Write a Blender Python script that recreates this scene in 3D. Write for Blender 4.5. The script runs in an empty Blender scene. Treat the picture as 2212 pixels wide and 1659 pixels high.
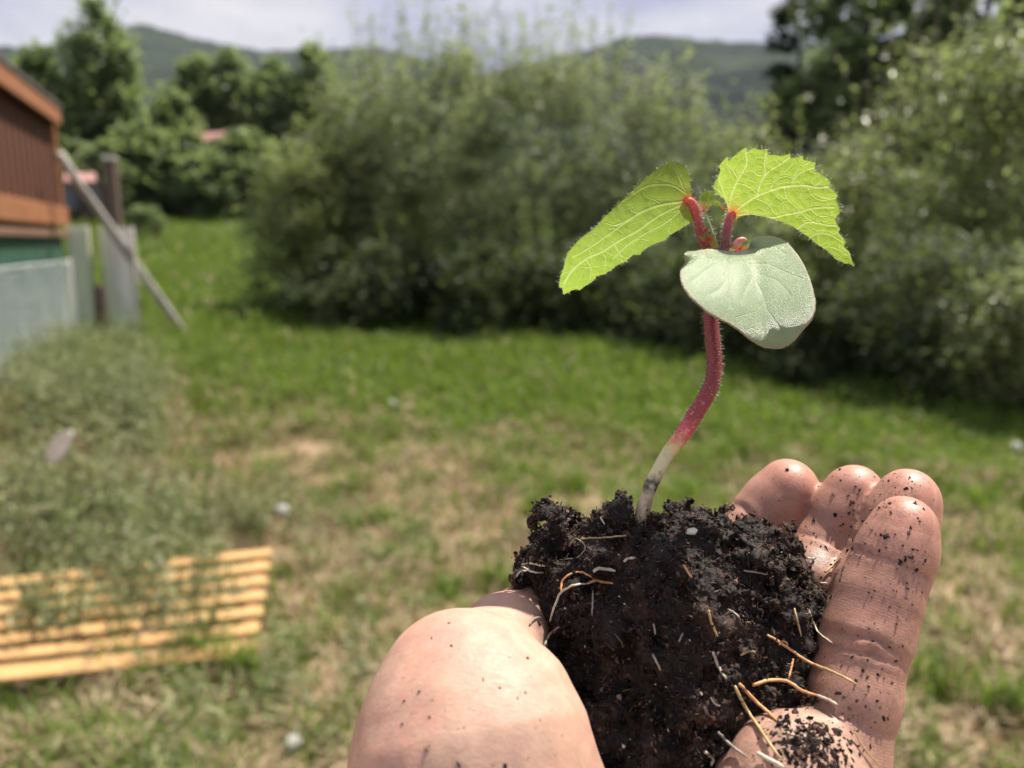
import bpy, bmesh, math, random, time
import numpy as np
from mathutils import Vector, Matrix
from mathutils.geometry import delaunay_2d_cdt
from mathutils.bvhtree import BVHTree

T0 = time.time()
S = bpy.context.scene
COL = S.collection
R = math.radians

# ------------------------------------------------------------------ camera, sky, sun, exposure
F = 1737.0                       # focal length in units of a 2212 px wide picture
PITCH = R(10.1)
CAM = np.array([0.0, 0.0, 1.5])
FWD = np.array([0, math.cos(PITCH), -math.sin(PITCH)])
UP = np.array([0, math.sin(PITCH), math.cos(PITCH)])
RIGHT = np.array([1.0, 0, 0])
cd = bpy.data.cameras.new('camera'); cam = bpy.data.objects.new('camera', cd); COL.objects.link(cam)
cam.location = CAM; cam.rotation_euler = (R(90) - PITCH, 0, 0)
cd.sensor_width = 36; cd.lens = 36 * F / 2212
cd.clip_start = 0.01; cd.clip_end = 6000
cd.dof.use_dof = True; cd.dof.focus_distance = 0.173; cd.dof.aperture_fstop = cd.lens / 2.2 ; cd.dof.aperture_blades = 0
S.camera = cam

HAZE = .00005
SUN_EL, SUN_AZ = R(63), R(52)    # azimuth from straight ahead (+Y), negative = left
sdir = np.array([math.sin(SUN_AZ) * math.cos(SUN_EL), math.cos(SUN_AZ) * math.cos(SUN_EL), math.sin(SUN_EL)])
sl = bpy.data.lights.new('sun', 'SUN'); sl.energy = 5.0; sl.angle = R(0.53); sl.color = (1.0, 0.93, 0.82)
so = bpy.data.objects.new('sun', sl); COL.objects.link(so)
so.rotation_euler = Vector(-sdir).to_track_quat('-Z', 'Y').to_euler(); so.location = (0, 0, 30)

W = bpy.data.worlds.new('World'); S.world = W; W.use_nodes = True
nt = W.node_tree; nt.nodes.clear()
def wn(t): return nt.nodes.new(t)
sky = wn('ShaderNodeTexSky'); sky.sky_type = 'NISHITA'; sky.sun_disc = False
sky.sun_elevation = SUN_EL; sky.sun_rotation = SUN_AZ; sky.air_density = 1.0; sky.dust_density = 2.0
tc = wn('ShaderNodeTexCoord'); mp = wn('ShaderNodeMapping'); mp.inputs['Scale'].default_value = (1.6, 1.6, 4.5)
mp.inputs['Location'].default_value = (3.1, 0.4, 0.2)
n1 = wn('ShaderNodeTexNoise'); n1.inputs['Scale'].default_value = 1.7; n1.inputs['Detail'].default_value = 6; n1.inputs['Roughness'].default_value = .55
cr = wn('ShaderNodeValToRGB')
e = cr.color_ramp.elements
e[0].position = .36; e[0].color = (4.0, 4.2, 6.1, 1)
e[1].position = .60; e[1].color = (7.9, 7.7, 7.9, 1)
mx = wn('ShaderNodeMix'); mx.data_type = 'RGBA'; mx.inputs[0].default_value = .9
bg = wn('ShaderNodeBackground'); bg.inputs['Strength'].default_value = 0.056
wo = wn('ShaderNodeOutputWorld')
L = nt.links.new
L(tc.outputs['Generated'], mp.inputs[0]); L(mp.outputs[0], n1.inputs[0]); L(n1.outputs[0], cr.inputs[0])
L(sky.outputs[0], mx.inputs[6]); L(cr.outputs[0], mx.inputs[7]); L(mx.outputs[2], bg.inputs[0]); L(bg.outputs[0], wo.inputs[0])

S.view_settings.view_transform = 'Standard'; S.view_settings.look = 'None'
S.view_settings.exposure = 1.0; S.view_settings.gamma = 1; S.view_settings.use_curve_mapping = False
S.render.engine = 'CYCLES'
S.cycles.use_denoising = True
S.cycles.max_bounces = 8; S.cycles.diffuse_bounces = 3; S.cycles.glossy_bounces = 2; S.cycles.transmission_bounces = 4
S.cycles.caustics_reflective = False; S.cycles.caustics_refractive = False

# ------------------------------------------------------------------ helpers
def cam_pt(px, py, d):
    """picture position (2212 x 1659) + depth along the view axis (m) -> camera-space x, y, depth"""
    px = np.asarray(px, float); py = np.asarray(py, float); d = np.asarray(d, float)
    return np.stack(np.broadcast_arrays((px - 1106) / F * d, (829.5 - py) / F * d, d), -1)
def to_world(c):
    c = np.asarray(c, float)
    return CAM + c[..., 0:1] * RIGHT + c[..., 1:2] * UP + c[..., 2:3] * FWD
def P(px, py, d): return to_world(cam_pt(px, py, d))
def ray(px, py):
    v = (px - 1106) / F * RIGHT + (829.5 - py) / F * UP + FWD
    return v
def at_y(px, py, y):
    v = ray(px, py); return CAM + v * (y / v[1])
def at_z(px, py, z):
    v = ray(px, py); return CAM + v * ((z - CAM[2]) / v[2])

def height(py, y):
    """height of the sight line through picture row py at ground distance y"""
    return CAM[2] + y * np.tan(np.arctan((829.5 - np.asarray(py, float)) / F) - PITCH)
def terrain(x, y):
    x = np.asarray(x, float); y = np.asarray(y, float)
    t = np.clip(y - 12.5, 0, None)
    h = .105 * t * t / (t + 4.0)
    h = np.where(h > 6, 6 + (h - 6) * .4, h)
    h = h + .05 * np.sin(x * .9 + 1) * np.sin(y * .7) + .03 * np.sin(x * 2.3 + y * 1.7)
    return h

_rt = np.random.RandomState(7).rand(64, 64, 64).astype(np.float32)
def vnoise(p, f, seed=0):
    q = np.asarray(p, np.float32) * f + seed * 17.31 + 1000.0
    i = np.floor(q).astype(np.int32); w = q - i; w = w * w * (3 - 2 * w)
    i0 = i & 63; i1 = (i + 1) & 63
    def g(a, b, c): return _rt[a[..., 0], b[..., 1], c[..., 2]]
    x, y, z = w[..., 0], w[..., 1], w[..., 2]
    c00 = g(i0, i0, i0) * (1 - x) + g(i1, i0, i0) * x
    c10 = g(i0, i1, i0) * (1 - x) + g(i1, i1, i0) * x
    c01 = g(i0, i0, i1) * (1 - x) + g(i1, i0, i1) * x
    c11 = g(i0, i1, i1) * (1 - x) + g(i1, i1, i1) * x
    return ((c00 * (1 - y) + c10 * y) * (1 - z) + (c01 * (1 - y) + c11 * y) * z) * 2 - 1

def surface_nets(Fv, o, h):
    nx, ny, nz = Fv.shape
    neg = Fv < 0
    cnt = np.zeros((nx - 1, ny - 1, nz - 1), np.int8)
    for a in (0, 1):
        for b in (0, 1):
            for c in (0, 1):
                cnt += neg[a:nx - 1 + a, b:ny - 1 + b, c:nz - 1 + c]
    act = (cnt > 0) & (cnt < 8)
    idx = -np.ones(act.shape, np.int32)
    I, J, K = np.nonzero(act); n = len(I); idx[I, J, K] = np.arange(n)
    acc = np.zeros((n, 3)); m = np.zeros(n)
    cs = [(a, b, c) for a in (0, 1) for b in (0, 1) for c in (0, 1)]
    for u in cs:
        for ax in range(3):
            if u[ax]: continue
            v = list(u); v[ax] = 1
            fa = Fv[I + u[0], J + u[1], K + u[2]]; fb = Fv[I + v[0], J + v[1], K + v[2]]
            s = (fa < 0) != (fb < 0)
            t = np.where(s, fa / np.where(s, fa - fb, 1), 0)
            p = np.tile(np.array(u, float), (n, 1)); p[:, ax] += t
            acc[s] += p[s]; m += s
    V = (acc / m[:, None] + np.stack([I, J, K], 1)) * h + o
    Q = []
    for ax in range(3):
        a = [slice(None)] * 3; b = [slice(None)] * 3
        a[ax] = slice(0, -1); b[ax] = slice(1, None)
        sa, sb = neg[tuple(a)], neg[tuple(b)]
        i, j, k = np.nonzero(sa != sb)
        g = np.stack([i, j, k], 1); o1, o2 = [(1, 2), (2, 0), (0, 1)][ax]
        ok = (g[:, o1] >= 1) & (g[:, o2] >= 1) & (g[:, o1] < act.shape[o1]) & (g[:, o2] < act.shape[o2])
        g = g[ok]; flip = sa[i, j, k][ok]
        def cell(d1, d2):
            q = g.copy(); q[:, o1] -= d1; q[:, o2] -= d2
            return idx[q[:, 0], q[:, 1], q[:, 2]]
        q = np.stack([cell(1, 1), cell(0, 1), cell(0, 0), cell(1, 0)], 1)
        q[~flip] = q[~flip][:, ::-1]
        Q.append(q)
    return V, np.concatenate(Q)

def mesh_np(name, V, faces_list, mat=None, smooth=True):
    """faces_list: list of (n,k) int arrays"""
    me = bpy.data.meshes.new(name)
    V = np.asarray(V, np.float32)
    me.vertices.add(len(V)); me.vertices.foreach_set('co', V.ravel())
    faces_list = [f for f in faces_list if len(f)]
    li = np.concatenate([np.asarray(f, np.int32).ravel() for f in faces_list])
    tot = np.concatenate([np.full(len(f), f.shape[1], np.int32) for f in faces_list])
    st = np.concatenate([[0], np.cumsum(tot)[:-1]]).astype(np.int32)
    me.loops.add(len(li)); me.loops.foreach_set('vertex_index', li)
    me.polygons.add(len(tot)); me.polygons.foreach_set('loop_start', st); me.polygons.foreach_set('loop_total', tot)
    me.polygons.foreach_set('use_smooth', np.full(len(tot), smooth, bool))
    me.update(calc_edges=True)
    if mat: me.materials.append(mat)
    return me
def attr(me, name, vals, typ='FLOAT'):
    a = me.attributes.new(name, typ, 'POINT')
    vals = np.asarray(vals, np.float32)
    a.data.foreach_set('value' if typ == 'FLOAT' else 'vector', vals.ravel())
def obj(name, me, parent=None, loc=None):
    o = bpy.data.objects.new(name, me); COL.objects.link(o)
    if loc is not None: o.location = loc
    if parent is not None: o.parent = parent
    return o
def empty(name, loc=(0, 0, 0), rz=0.0):
    o = bpy.data.objects.new(name, None); COL.objects.link(o); o.location = loc; o.rotation_euler = (0, 0, rz)
    o.empty_display_size = .05
    return o
def tag(o, label=None, cat=None, group=None, kind=None):
    if label: o['label'] = label
    if cat: o['category'] = cat
    if group: o['group'] = group
    if kind: o['kind'] = kind
    return o
def world_child(name, me, parent):
    """mesh given in world coordinates, parent unrotated"""
    o = obj(name, me, parent); o.location = -Vector(parent.location); return o

# ---- materials
class M:
    def __init__(s, name):
        s.m = bpy.data.materials.new(name); s.m.use_nodes = True; s.t = s.m.node_tree; s.t.nodes.clear()
        s.out = s.n('ShaderNodeOutputMaterial')
    def n(s, t, **kw):
        x = s.t.nodes.new(t)
        for k, v in kw.items(): setattr(x, k, v)
        return x
    def set(s, sock, v):
        if isinstance(v, bpy.types.NodeSocket): s.t.links.new(v, sock)
        elif v is not None:
            if hasattr(sock.default_value, '__len__') and isinstance(v, (tuple, list)):
                n = len(sock.default_value); v = tuple(v) + (1,) * (n - len(v)); sock.default_value = v[:n]
            else: sock.default_value = v
    def mix(s, f, a, b, mode='MIX'):
        x = s.n('ShaderNodeMix', data_type='RGBA', blend_type=mode); s.set(x.inputs[0], f); s.set(x.inputs[6], a); s.set(x.inputs[7], b); return x.outputs[2]
    def math(s, op, a, b=None, clamp=False):
        x = s.n('ShaderNodeMath', operation=op, use_clamp=clamp); s.set(x.inputs[0], a)
        if b is not None: s.set(x.inputs[1], b)
        return x.outputs[0]
    def noise(s, vec, scale, detail=3, rough=.5, dist=0):
        x = s.n('ShaderNodeTexNoise'); s.set(x.inputs['Scale'], scale); s.set(x.inputs['Detail'], detail); s.set(x.inputs['Roughness'], rough); s.set(x.inputs['Distortion'], dist)
        if vec is not None: s.set(x.inputs['Vector'], vec)
        return x.outputs[0]
    def voro(s, vec, scale, feature='F1', rnd=1.0):
        x = s.n('ShaderNodeTexVoronoi', feature=feature); s.set(x.inputs['Scale'], scale); s.set(x.inputs['Randomness'], rnd)
        if vec is not None: s.set(x.inputs['Vector'], vec)
        return x.outputs['Distance']
    def ramp(s, f, stops):
        x = s.n('ShaderNodeValToRGB'); el = x.color_ramp.elements
        while len(el) < len(stops): el.new(.5)
        for k, (p, c) in enumerate(stops):
            el[k].position = p; el[k].color = c if len(c) == 4 else tuple(c) + (1,)
        s.set(x.inputs[0], f); return x.outputs[0]
    def rng(s, f, a, b, c=0, d=1):
        x = s.n('ShaderNodeMapRange'); x.clamp = True
        for k, v in zip(range(5), (f, a, b, c, d)): s.set(x.inputs[k], v)
        return x.outputs[0]
    def attr(s, name, out='Fac'):
        x = s.n('ShaderNodeAttribute'); x.attribute_name = name; return x.outputs[out]
    def coord(s, k='Object'): return s.n('ShaderNodeTexCoord').outputs[k]
    def vmul(s, v, sc):
        x = s.n('ShaderNodeVectorMath', operation='MULTIPLY'); s.set(x.inputs[0], v); s.set(x.inputs[1], sc); return x.outputs[0]
    def bump(s, h, strength=.3, dist=.001, nrm=None):
        x = s.n('ShaderNodeBump'); s.set(x.inputs['Height'], h); s.set(x.inputs['Strength'], strength); s.set(x.inputs['Distance'], dist)
        if nrm is not None: s.set(x.inputs['Normal'], nrm)
        return x.outputs[0]
    def bsdf(s, color, rough=.6, spec=.5, normal=None, **kw):
        x = s.n('ShaderNodeBsdfPrincipled'); s.set(x.inputs['Base Color'], color); s.set(x.inputs['Roughness'], rough)
        s.set(x.inputs['Specular IOR Level'], spec)
        if normal is not None: s.set(x.inputs['Normal'], normal)
        for k, v in kw.items(): s.set(x.inputs[k.replace('_', ' ')], v)
        return x.outputs[0]
    def trans(s, color):
        x = s.n('ShaderNodeBsdfTranslucent'); s.set(x.inputs[0], color); return x.outputs[0]
    def mixs(s, f, a, b):
        x = s.n('ShaderNodeMixShader'); s.set(x.inputs[0], f); s.set(x.inputs[1], a); s.set(x.inputs[2], b); return x.outputs[0]
    def adds(s, a, b):
        x = s.n('ShaderNodeAddShader'); s.set(x.inputs[0], a); s.set(x.inputs[1], b); return x.outputs[0]
    def done(s, sh):
        s.t.links.new(sh, s.out.inputs[0]); return s.m

def rand_island(m): return m.n('ShaderNodeNewGeometry').outputs['Random Per Island']

def leaf_mat(name, c1, c2, c3, tr=.35, rough=.4, spec=.35):
    m = M(name); r = rand_island(m)
    c = m.ramp(r, [(0, c1), (.5, c2), (1, c3)])
    tcol = m.mix(.5, c, (.30, .40, .09))
    return m.done(m.mixs(tr, m.bsdf(c, rough, spec), m.trans(tcol)))
def plain_mat(name, c, rough=.6, spec=.3, var=.25, scale=8, bump=.15, stretch=(1, 1, 1), c2=None):
    m = M(name); v = m.vmul(m.coord(), stretch)
    n = m.noise(v, scale, 5, .6)
    col = m.mix(m.rng(n, .3, .7), c, c2 if c2 else tuple(x * (1 - var) for x in c))
    return m.done(m.bsdf(col, rough, spec, m.bump(n, bump, .01)))

# ---- small geometry builders
def tube(pts, rad, k=6, caps=True):
    """pts (n,3), rad (n,) -> V, quads, tris"""
    pts = np.asarray(pts, float); n = len(pts); rad = np.broadcast_to(np.asarray(rad, float), (n,))
    tn = np.gradient(pts, axis=0); tn /= np.linalg.norm(tn, axis=1)[:, None] + 1e-12
    a = np.array([0, 0, 1.0]) if abs(tn[0, 2]) < .9 else np.array([1.0, 0, 0])
    us = []; u = a
    for i in range(n):
        u = u - tn[i] * u.dot(tn[i]); u = u / (np.linalg.norm(u) + 1e-12); us.append(u)
    us = np.array(us); vs = np.cross(tn, us)
    th = np.arange(k) * 2 * math.pi / k
    V = pts[:, None] + rad[:, None, None] * (np.cos(th)[None, :, None] * us[:, None] + np.sin(th)[None, :, None] * vs[:, None])
    V = V.reshape(-1, 3)
    i = np.arange(n - 1)[:, None] * k; j = np.arange(k)[None]
    q = np.stack([i + j, i + (j + 1) % k, i + k + (j + 1) % k, i + k + j], -1).reshape(-1, 4)
    t = np.zeros((0, 3), int)
    if caps:
        nb = len(V); V = np.vstack([V, pts[0], pts[-1]])
        j = np.arange(k)
        t = np.vstack([np.stack([np.full(k, nb), (j + 1) % k, j], 1), np.stack([np.full(k, nb + 1), (n - 1) * k + j, (n - 1) * k + (j + 1) % k], 1)])
    return V, q, t
class MB:
    def __init__(s): s.V = []; s.q = []; s.t = []; s.n = 0
    def add(s, V, q=None, t=None):
        if q is not None and len(q): s.q.append(np.asarray(q) + s.n)
        if t is not None and len(t): s.t.append(np.asarray(t) + s.n)
        s.V.append(np.asarray(V)); s.n += len(V)
    def tube(s, p, r, k=6): s.add(*tube(p, r, k))
    def mesh(s, name, mat, smooth=True):
        fl = []
        if s.q: fl.append(np.concatenate(s.q))
        if s.t: fl.append(np.concatenate(s.t))
        return mesh_np(name, np.concatenate(s.V), fl, mat, smooth)
def smooth_path(pts, n):
    """Catmull-Rom resample of a polyline"""
    p = np.asarray(pts, float)
    if len(p) < 3:
        t = np.linspace(0, 1, n)[:, None]; return p[0] * (1 - t) + p[-1] * t
    seg = np.r_[0, np.cumsum(np.linalg.norm(np.diff(p[:, :2], axis=0), axis=1))]
    u = np.linspace(0, seg[-1], n)
    tg = np.gradient(p, seg, axis=0)
    k = np.clip(np.searchsorted(seg, u, 'right') - 1, 0, len(p) - 2)
    h = (seg[k + 1] - seg[k])[:, None]; t = ((u - seg[k])[:, None]) / h
    return (2 * t**3 - 3 * t**2 + 1) * p[k] + (t**3 - 2 * t**2 + t) * h * tg[k] + (-2 * t**3 + 3 * t**2) * p[k + 1] + (t**3 - t**2) * h * tg[k + 1]
def box_mesh(name, a, b, w, th, mat, upv=(0, 0, 1), bev=.004, jag=0):
    """beam from a to b, width w across (horizontal), thickness th along upv"""
    a = Vector(a); b = Vector(b); d = (b - a).normalized(); u = Vector(upv); s = d.cross(u).normalized(); u = s.cross(d).normalized()
    bm = bmesh.new(); vs = []
    for p in (a, b):
        for (i, j) in ((-1, -1), (1, -1), (1, 1), (-1, 1)):
            vs.append(bm.verts.new(p + s * (i * w / 2) + u * (j * th / 2)))
    for f in ((3, 2, 1, 0), (4, 5, 6, 7), (0, 1, 5, 4), (1, 2, 6, 5), (2, 3, 7, 6), (3, 0, 4, 7)): bm.faces.new([vs[i] for i in f])
    if bev: bmesh.ops.bevel(bm, geom=bm.edges[:], offset=bev, segments=1, affect='EDGES')
    me = bpy.data.meshes.new(name); bm.to_mesh(me); bm.free(); me.materials.append(mat); return me

# ================================================================== SETTING
rs = np.random.RandomState(3)
# ---- ground
gm = M('ground_earth'); gc = gm.coord()
dry = gm.attr('dry')
n = gm.noise(gc, 6, 6, .65); n2 = gm.noise(gc, 45, 4, .6); n3 = gm.noise(gc, .9, 4, .6)
thatch = gm.ramp(n2, [(.25, (.14, .09, .055)), (.5, (.32, .22, .14)), (.75, (.46, .34, .23))])
green = gm.ramp(n, [(.3, (.03, .05, .012)), (.7, (.07, .105, .025))])
f = gm.math('ADD', gm.math('MULTIPLY', dry, 1.0), gm.math('MULTIPLY', gm.math('SUBTRACT', n3, .5), .9), True)
gmat = gm.done(gm.bsdf(gm.mix(f, green, thatch), .95, .1, gm.bump(n2, .6, .03)))
def dryness(x, y):
    """dry straw in the near and middle yard, lush grass towards the willows"""
    p = np.stack([x, y, np.zeros_like(x)], -1)
    nn = vnoise(p, .45, 3) * .2 + vnoise(p, 1.5, 5) * .25 + vnoise(p, 4.2, 8) * .55 + vnoise(p, 9.5, 9) * .45
    base = 1.02 - np.clip((y - 4.1 + .55 * np.clip(x - .6, -2, 3)) / 2.6, 0, 1.35) - .25 * np.exp(-((x + 1.6) / .8)**2)
    return np.clip(base + nn * .8, 0, 1)
ys = np.concatenate([np.arange(-4, 16, .2), np.arange(16, 60, 1.0), np.array([70, 90, 120, 160, 220, 300, 450, 700, 1100, 1700, 2600, 3800])])
xs = np.concatenate([-np.array([3000, 1800, 1000, 600, 350, 200, 120, 80, 60])[:], np.arange(-50, -12, 1.5), np.arange(-12, 12.01, .25), np.arange(13.5, 50, 1.5), np.array([60, 80, 120, 200, 350, 600, 1000, 1800, 3000])])
gx, gy = np.meshgrid(xs, ys, indexing='ij'); gz = terrain(gx, gy)
gz = np.where(gy > 60, terrain(gx * 0, 60 + 0 * gy), gz) 
p3 = np.stack([gx, gy, gz], -1)
gz = gz + (vnoise(p3 * [1, 1, 0], 3.0) * .02 + vnoise(p3 * [1, 1, 0], 9.0) * .012)
V = np.stack([gx, gy, gz], -1).reshape(-1, 3); ny_ = len(ys)
i, j = np.meshgrid(np.arange(len(xs) - 1), np.arange(ny_ - 1), indexing='ij'); b0 = (i * ny_ + j).ravel()
me = mesh_np('ground', V, [np.stack([b0, b0 + ny_, b0 + ny_ + 1, b0 + 1], 1)], gmat)
attr(me, 'dry', dryness(V[:, 0], V[:, 1]))
tag(obj('ground', me), 'uneven meadow ground under patchy dry and green grass', kind='structure')

# ---- hills (forested ridges, built as real relief far away)
def hills(name, prof, Y, depth, base, mat, label, seed):
    px = np.array([p[0] for p in prof], float); py = np.array([p[1] for p in prof], float)
    us = np.linspace(px[0], px[-1], 260); tops = np.interp(us, px, py)
    ker = np.ones(5) / 5; tops = np.convolve(np.pad(tops, 2, 'edge'), ker, 'valid')
    ts = np.linspace(0, 1.6, 60)
    U, Tt = np.meshgrid(us, ts, indexing='ij')
    H = height(tops, Y)
    X = (U - 1106) / F * Y * (1 + .1 * (Tt - 1)); Yy = Y - depth * (1 - Tt)
    prof_t = np.where(Tt <= 1, Tt ** .8, 1 - (Tt - 1) * .8)
    Z = base + (H[:, None] - base) * prof_t
    p = np.stack([X, Yy, Z], -1)
    e = (vnoise(p, 4.5 / depth, seed) * .09 + vnoise(p, 14 / depth, seed + 1) * .035) * (H[:, None] - base) * np.sin(np.clip(Tt, 0, 1) * math.pi) 
    e = e + (vnoise(p, .09, seed + 2) + vnoise(p, .2, seed + 3) * .6) * Y * .0022
    p[..., 2] += e
    nn = len(ts); i, j = np.meshgrid(np.arange(len(us) - 1), np.arange(nn - 1), indexing='ij'); b = (i * nn + j).ravel()
    me = mesh_np(name, p.reshape(-1, 3), [np.stack([b, b + nn, b + nn + 1, b + 1], 1)], mat)
    return tag(obj(name, me), label, kind='structure')
hm = M('forested_hillside'); c = hm.coord()
a = hm.noise(c, .012, 5, .6); b_ = hm.noise(c, .12, 3, .7)
col = hm.mix(hm.rng(a, .42, .62), hm.ramp(b_, [(.3, (.007, .016, .016)), (.7, (.015, .028, .026))]), hm.ramp(b_, [(.3, (.016, .031, .019)), (.7, (.034, .052, .031))]))  # bluish cast of distant haze partly mixed into the forest colour
hmat = hm.done(hm.bsdf(col, .9, .1, hm.bump(b_, 1, 6)))
hills('hill', [(-900, 60), (-500, 180), (-150, 130), (0, 122), (90, 100), (150, 108), (250, 85), (300, 62), (360, 50), (395, 60), (450, 80), (540, 97), (600, 108), (660, 104), (720, 110), (780, 98), (850, 100), (1000, 150), (1250, 240), (1500, 330)], 1500, 900, 4, hmat, 'tall forested hill with a pointed summit behind the aspens', 11)
hills('hill', [(700, 330), (900, 230), (1050, 160), (1200, 120), (1290, 95), (1330, 78), (1400, 74), (1480, 84), (1560, 92), (1640, 92), (1750, 88), (1900, 120), (2100, 150), (2400, 90), (2900, 60), (3300, 160)], 1150, 700, 4, hmat, 'dark rounded wooded hill beyond the willows at right', 23)
hm2 = M('dark_spruce_slope'); b_ = hm2.noise(hm2.coord(), .2, 4, .7)
hmat2 = hm2.done(hm2.bsdf(hm2.ramp(b_, [(.3, (.006, .012, .014)), (.7, (.018, .030, .028))]), .9, .1, hm2.bump(b_, 1, 5)))
hills('hill', [(1150, 330), (1300, 280), (1400, 215), (1480, 170), (1560, 150), (1660, 135), (1800, 150), (2000, 190), (2300, 240)], 480, 260, 4, hmat2, 'low dark spruce covered slope below the rounded hill', 31)

# ---- grass
def blades(n_try, ylim, hmul, wmul, seed, dens):
    r = np.random.RandomState(seed)
    y = ylim[0] + (ylim[1] - ylim[0]) * r.rand(n_try) ** 1.25
    x = (r.rand(n_try) * 2 - 1) * (.95 * y + .6)
    d = dryness(x, y); p = np.stack([x, y, 0 * x], -1)
    lush = np.clip(1 - d, 0, 1)
    clump = vnoise(p, 2.4, 21) * .4 + vnoise(p, 6.5, 22) * .75
    keep = r.rand(n_try) < np.clip(.35 + .65 * lush + .5 * clump, .06, 1)
    x, y, d, clump = x[keep], y[keep], d[keep], clump[keep]; n = len(x)
    isdry = (r.rand(n) < np.clip(d * .85 + .06, 0, .9))
    h = (.05 + .13 * r.rand(n) ** 1.6) * hmul * (.7 + .5 * (1 - d)) * (1 + .6 * clump) * (1 + 1.3 * np.clip(-(x / y + .28) * 4, 0, 1) * np.clip((y - 3.7) * 2, 0, 1)); h = np.maximum(h, .025)
    w = (.0035 + .004 * r.rand(n)) * wmul
    az = r.rand(n) * 6.283; lean = .25 + .7 * r.rand(n) ** 1.5; lean = np.where(isdry, lean + .5, lean)
    z = terrain(x, y) - .01
    base = np.stack([x, y, z], -1)
    dr = np.stack([np.cos(az), np.sin(az), 0 * az], -1); sd = np.stack([-np.sin(az), np.cos(az), 0 * az], -1)
    tw = r.rand(n) * 3.14; sd = sd * np.cos(tw)[:, None] + dr * np.sin(tw)[:, None]
    m1 = base + dr * (lean * h * .25)[:, None] + np.array([0, 0, 1]) * (h * .6)[:, None]
    tip = base + dr * (lean * h * .9)[:, None] + np.array([0, 0, 1]) * (h * (1.05 - .35 * np.clip(lean, 0, 1.4)))[:, None]
    V = np.stack([base - sd * w[:, None], base + sd * w[:, None], m1 - sd * w[:, None] * .7, m1 + sd * w[:, None] * .7, tip], 1).reshape(-1, 3)
    k = np.arange(n)[:, None] * 5
    return V, k + np.array([[0, 1, 3, 2]]), k + np.array([[2, 3, 4]]), np.repeat(isdry.astype(float), 5)
grm = M('grass_blades'); r_ = rand_island(grm); dv = grm.attr('dry')
gcol = grm.ramp(r_, [(0, (.055, .095, .014)), (.5, (.095, .155, .024)), (1, (.17, .22, .045))])
dcol = grm.ramp(r_, [(0, (.25, .175, .105)), (.5, (.40, .30, .19)), (1, (.55, .44, .30))])
cc = grm.mix(dv, gcol, dcol)
grass_mat = grm.done(grm.mixs(.32, grm.bsdf(cc, .55, .25), grm.trans(grm.mix(dv, grm.mix(.6, gcol, (.36, .54, .05)), dcol))))
g = MB(); dr_all = []
for args in ((195000, (1.5, 6.5), 1.0, 1.0, 41, 1), (118000, (6, 14), 1.15, 2.0, 42, 1), (78000, (13, 48), 1.3, 5.0, 43, 1)):
    V, q, t, dd = blades(*args); g.add(V, q, t); dr_all.append(dd)
r = np.random.RandomState(47); TX = []; 
for k in range(420):
    y = 1.9 + 7.5 * r.rand() ** 1.3; x = (r.rand() * 2 - 1) * .72 * y; nb_ = r.randint(30, 80); sg = .03 + .05 * r.rand()
    TX.append(np.c_[x + r.randn(nb_) * sg, y + r.randn(nb_) * sg, np.full(nb_, .07 + .09 * r.rand())])
TX = np.vstack(TX); n = len(TX); az = r.rand(n) * 6.283; ln = .2 + .7 * r.rand(n); h = TX[:, 2] * (.6 + .8 * r.rand(n)); w = .0035 + .003 * r.rand(n)
base = np.c_[TX[:, :2], terrain(TX[:, 0], TX[:, 1]) - .01]; d3 = np.c_[np.cos(az), np.sin(az), 0 * az]; s3 = np.c_[-np.sin(az), np.cos(az), 0 * az]; up3 = np.array([0, 0, 1.0])
m1 = base + d3 * (ln * h * .25)[:, None] + up3 * (h * .6)[:, None]; tp = base + d3 * (ln * h * .9)[:, None] + up3 * (h * .95)[:, None]; sw = s3 * w[:, None]
k = np.arange(n)[:, None] * 5
g.add(np.stack([base - sw, base + sw, m1 - sw * .7, m1 + sw * .7, tp], 1).reshape(-1, 3), k + np.array([[0, 1, 3, 2]]), k + np.array([[2, 3, 4]])); dr_all.append(np.zeros(n * 5))
me = g.mesh('grass', grass_mat, False); attr(me, 'dry', np.concatenate(dr_all))
tag(obj('grass', me), 'patchy green and straw coloured meadow grass', kind='stuff')

# ---- leaf cards: arrays of diamond leaves
def leaves_mesh(C, size, asp, seed, upb=.4):
    r = np.random.RandomState(seed); n = len(C)
    nrm = r.randn(n, 3); nrm[:, 2] = np.abs(nrm[:, 2]) + upb; nrm /= np.linalg.norm(nrm, axis=1)[:, None]
    a = r.randn(n, 3); u = np.cross(nrm, a); u /= np.linalg.norm(u, axis=1)[:, None]; v = np.cross(nrm, u)
    s = size * (.6 + .8 * r.rand(n))[:, None]
    dn = nrm * s * .12
    V = np.stack([C - u * s, C + v * s * asp - dn, C + u * s, C - v * s * asp - dn], 1).reshape(-1, 3)
    k = np.arange(n)[:, None] * 4
    return V, np.concatenate([k + np.array([[0, 1, 2]]), k + np.array([[0, 2, 3]])])

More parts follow.
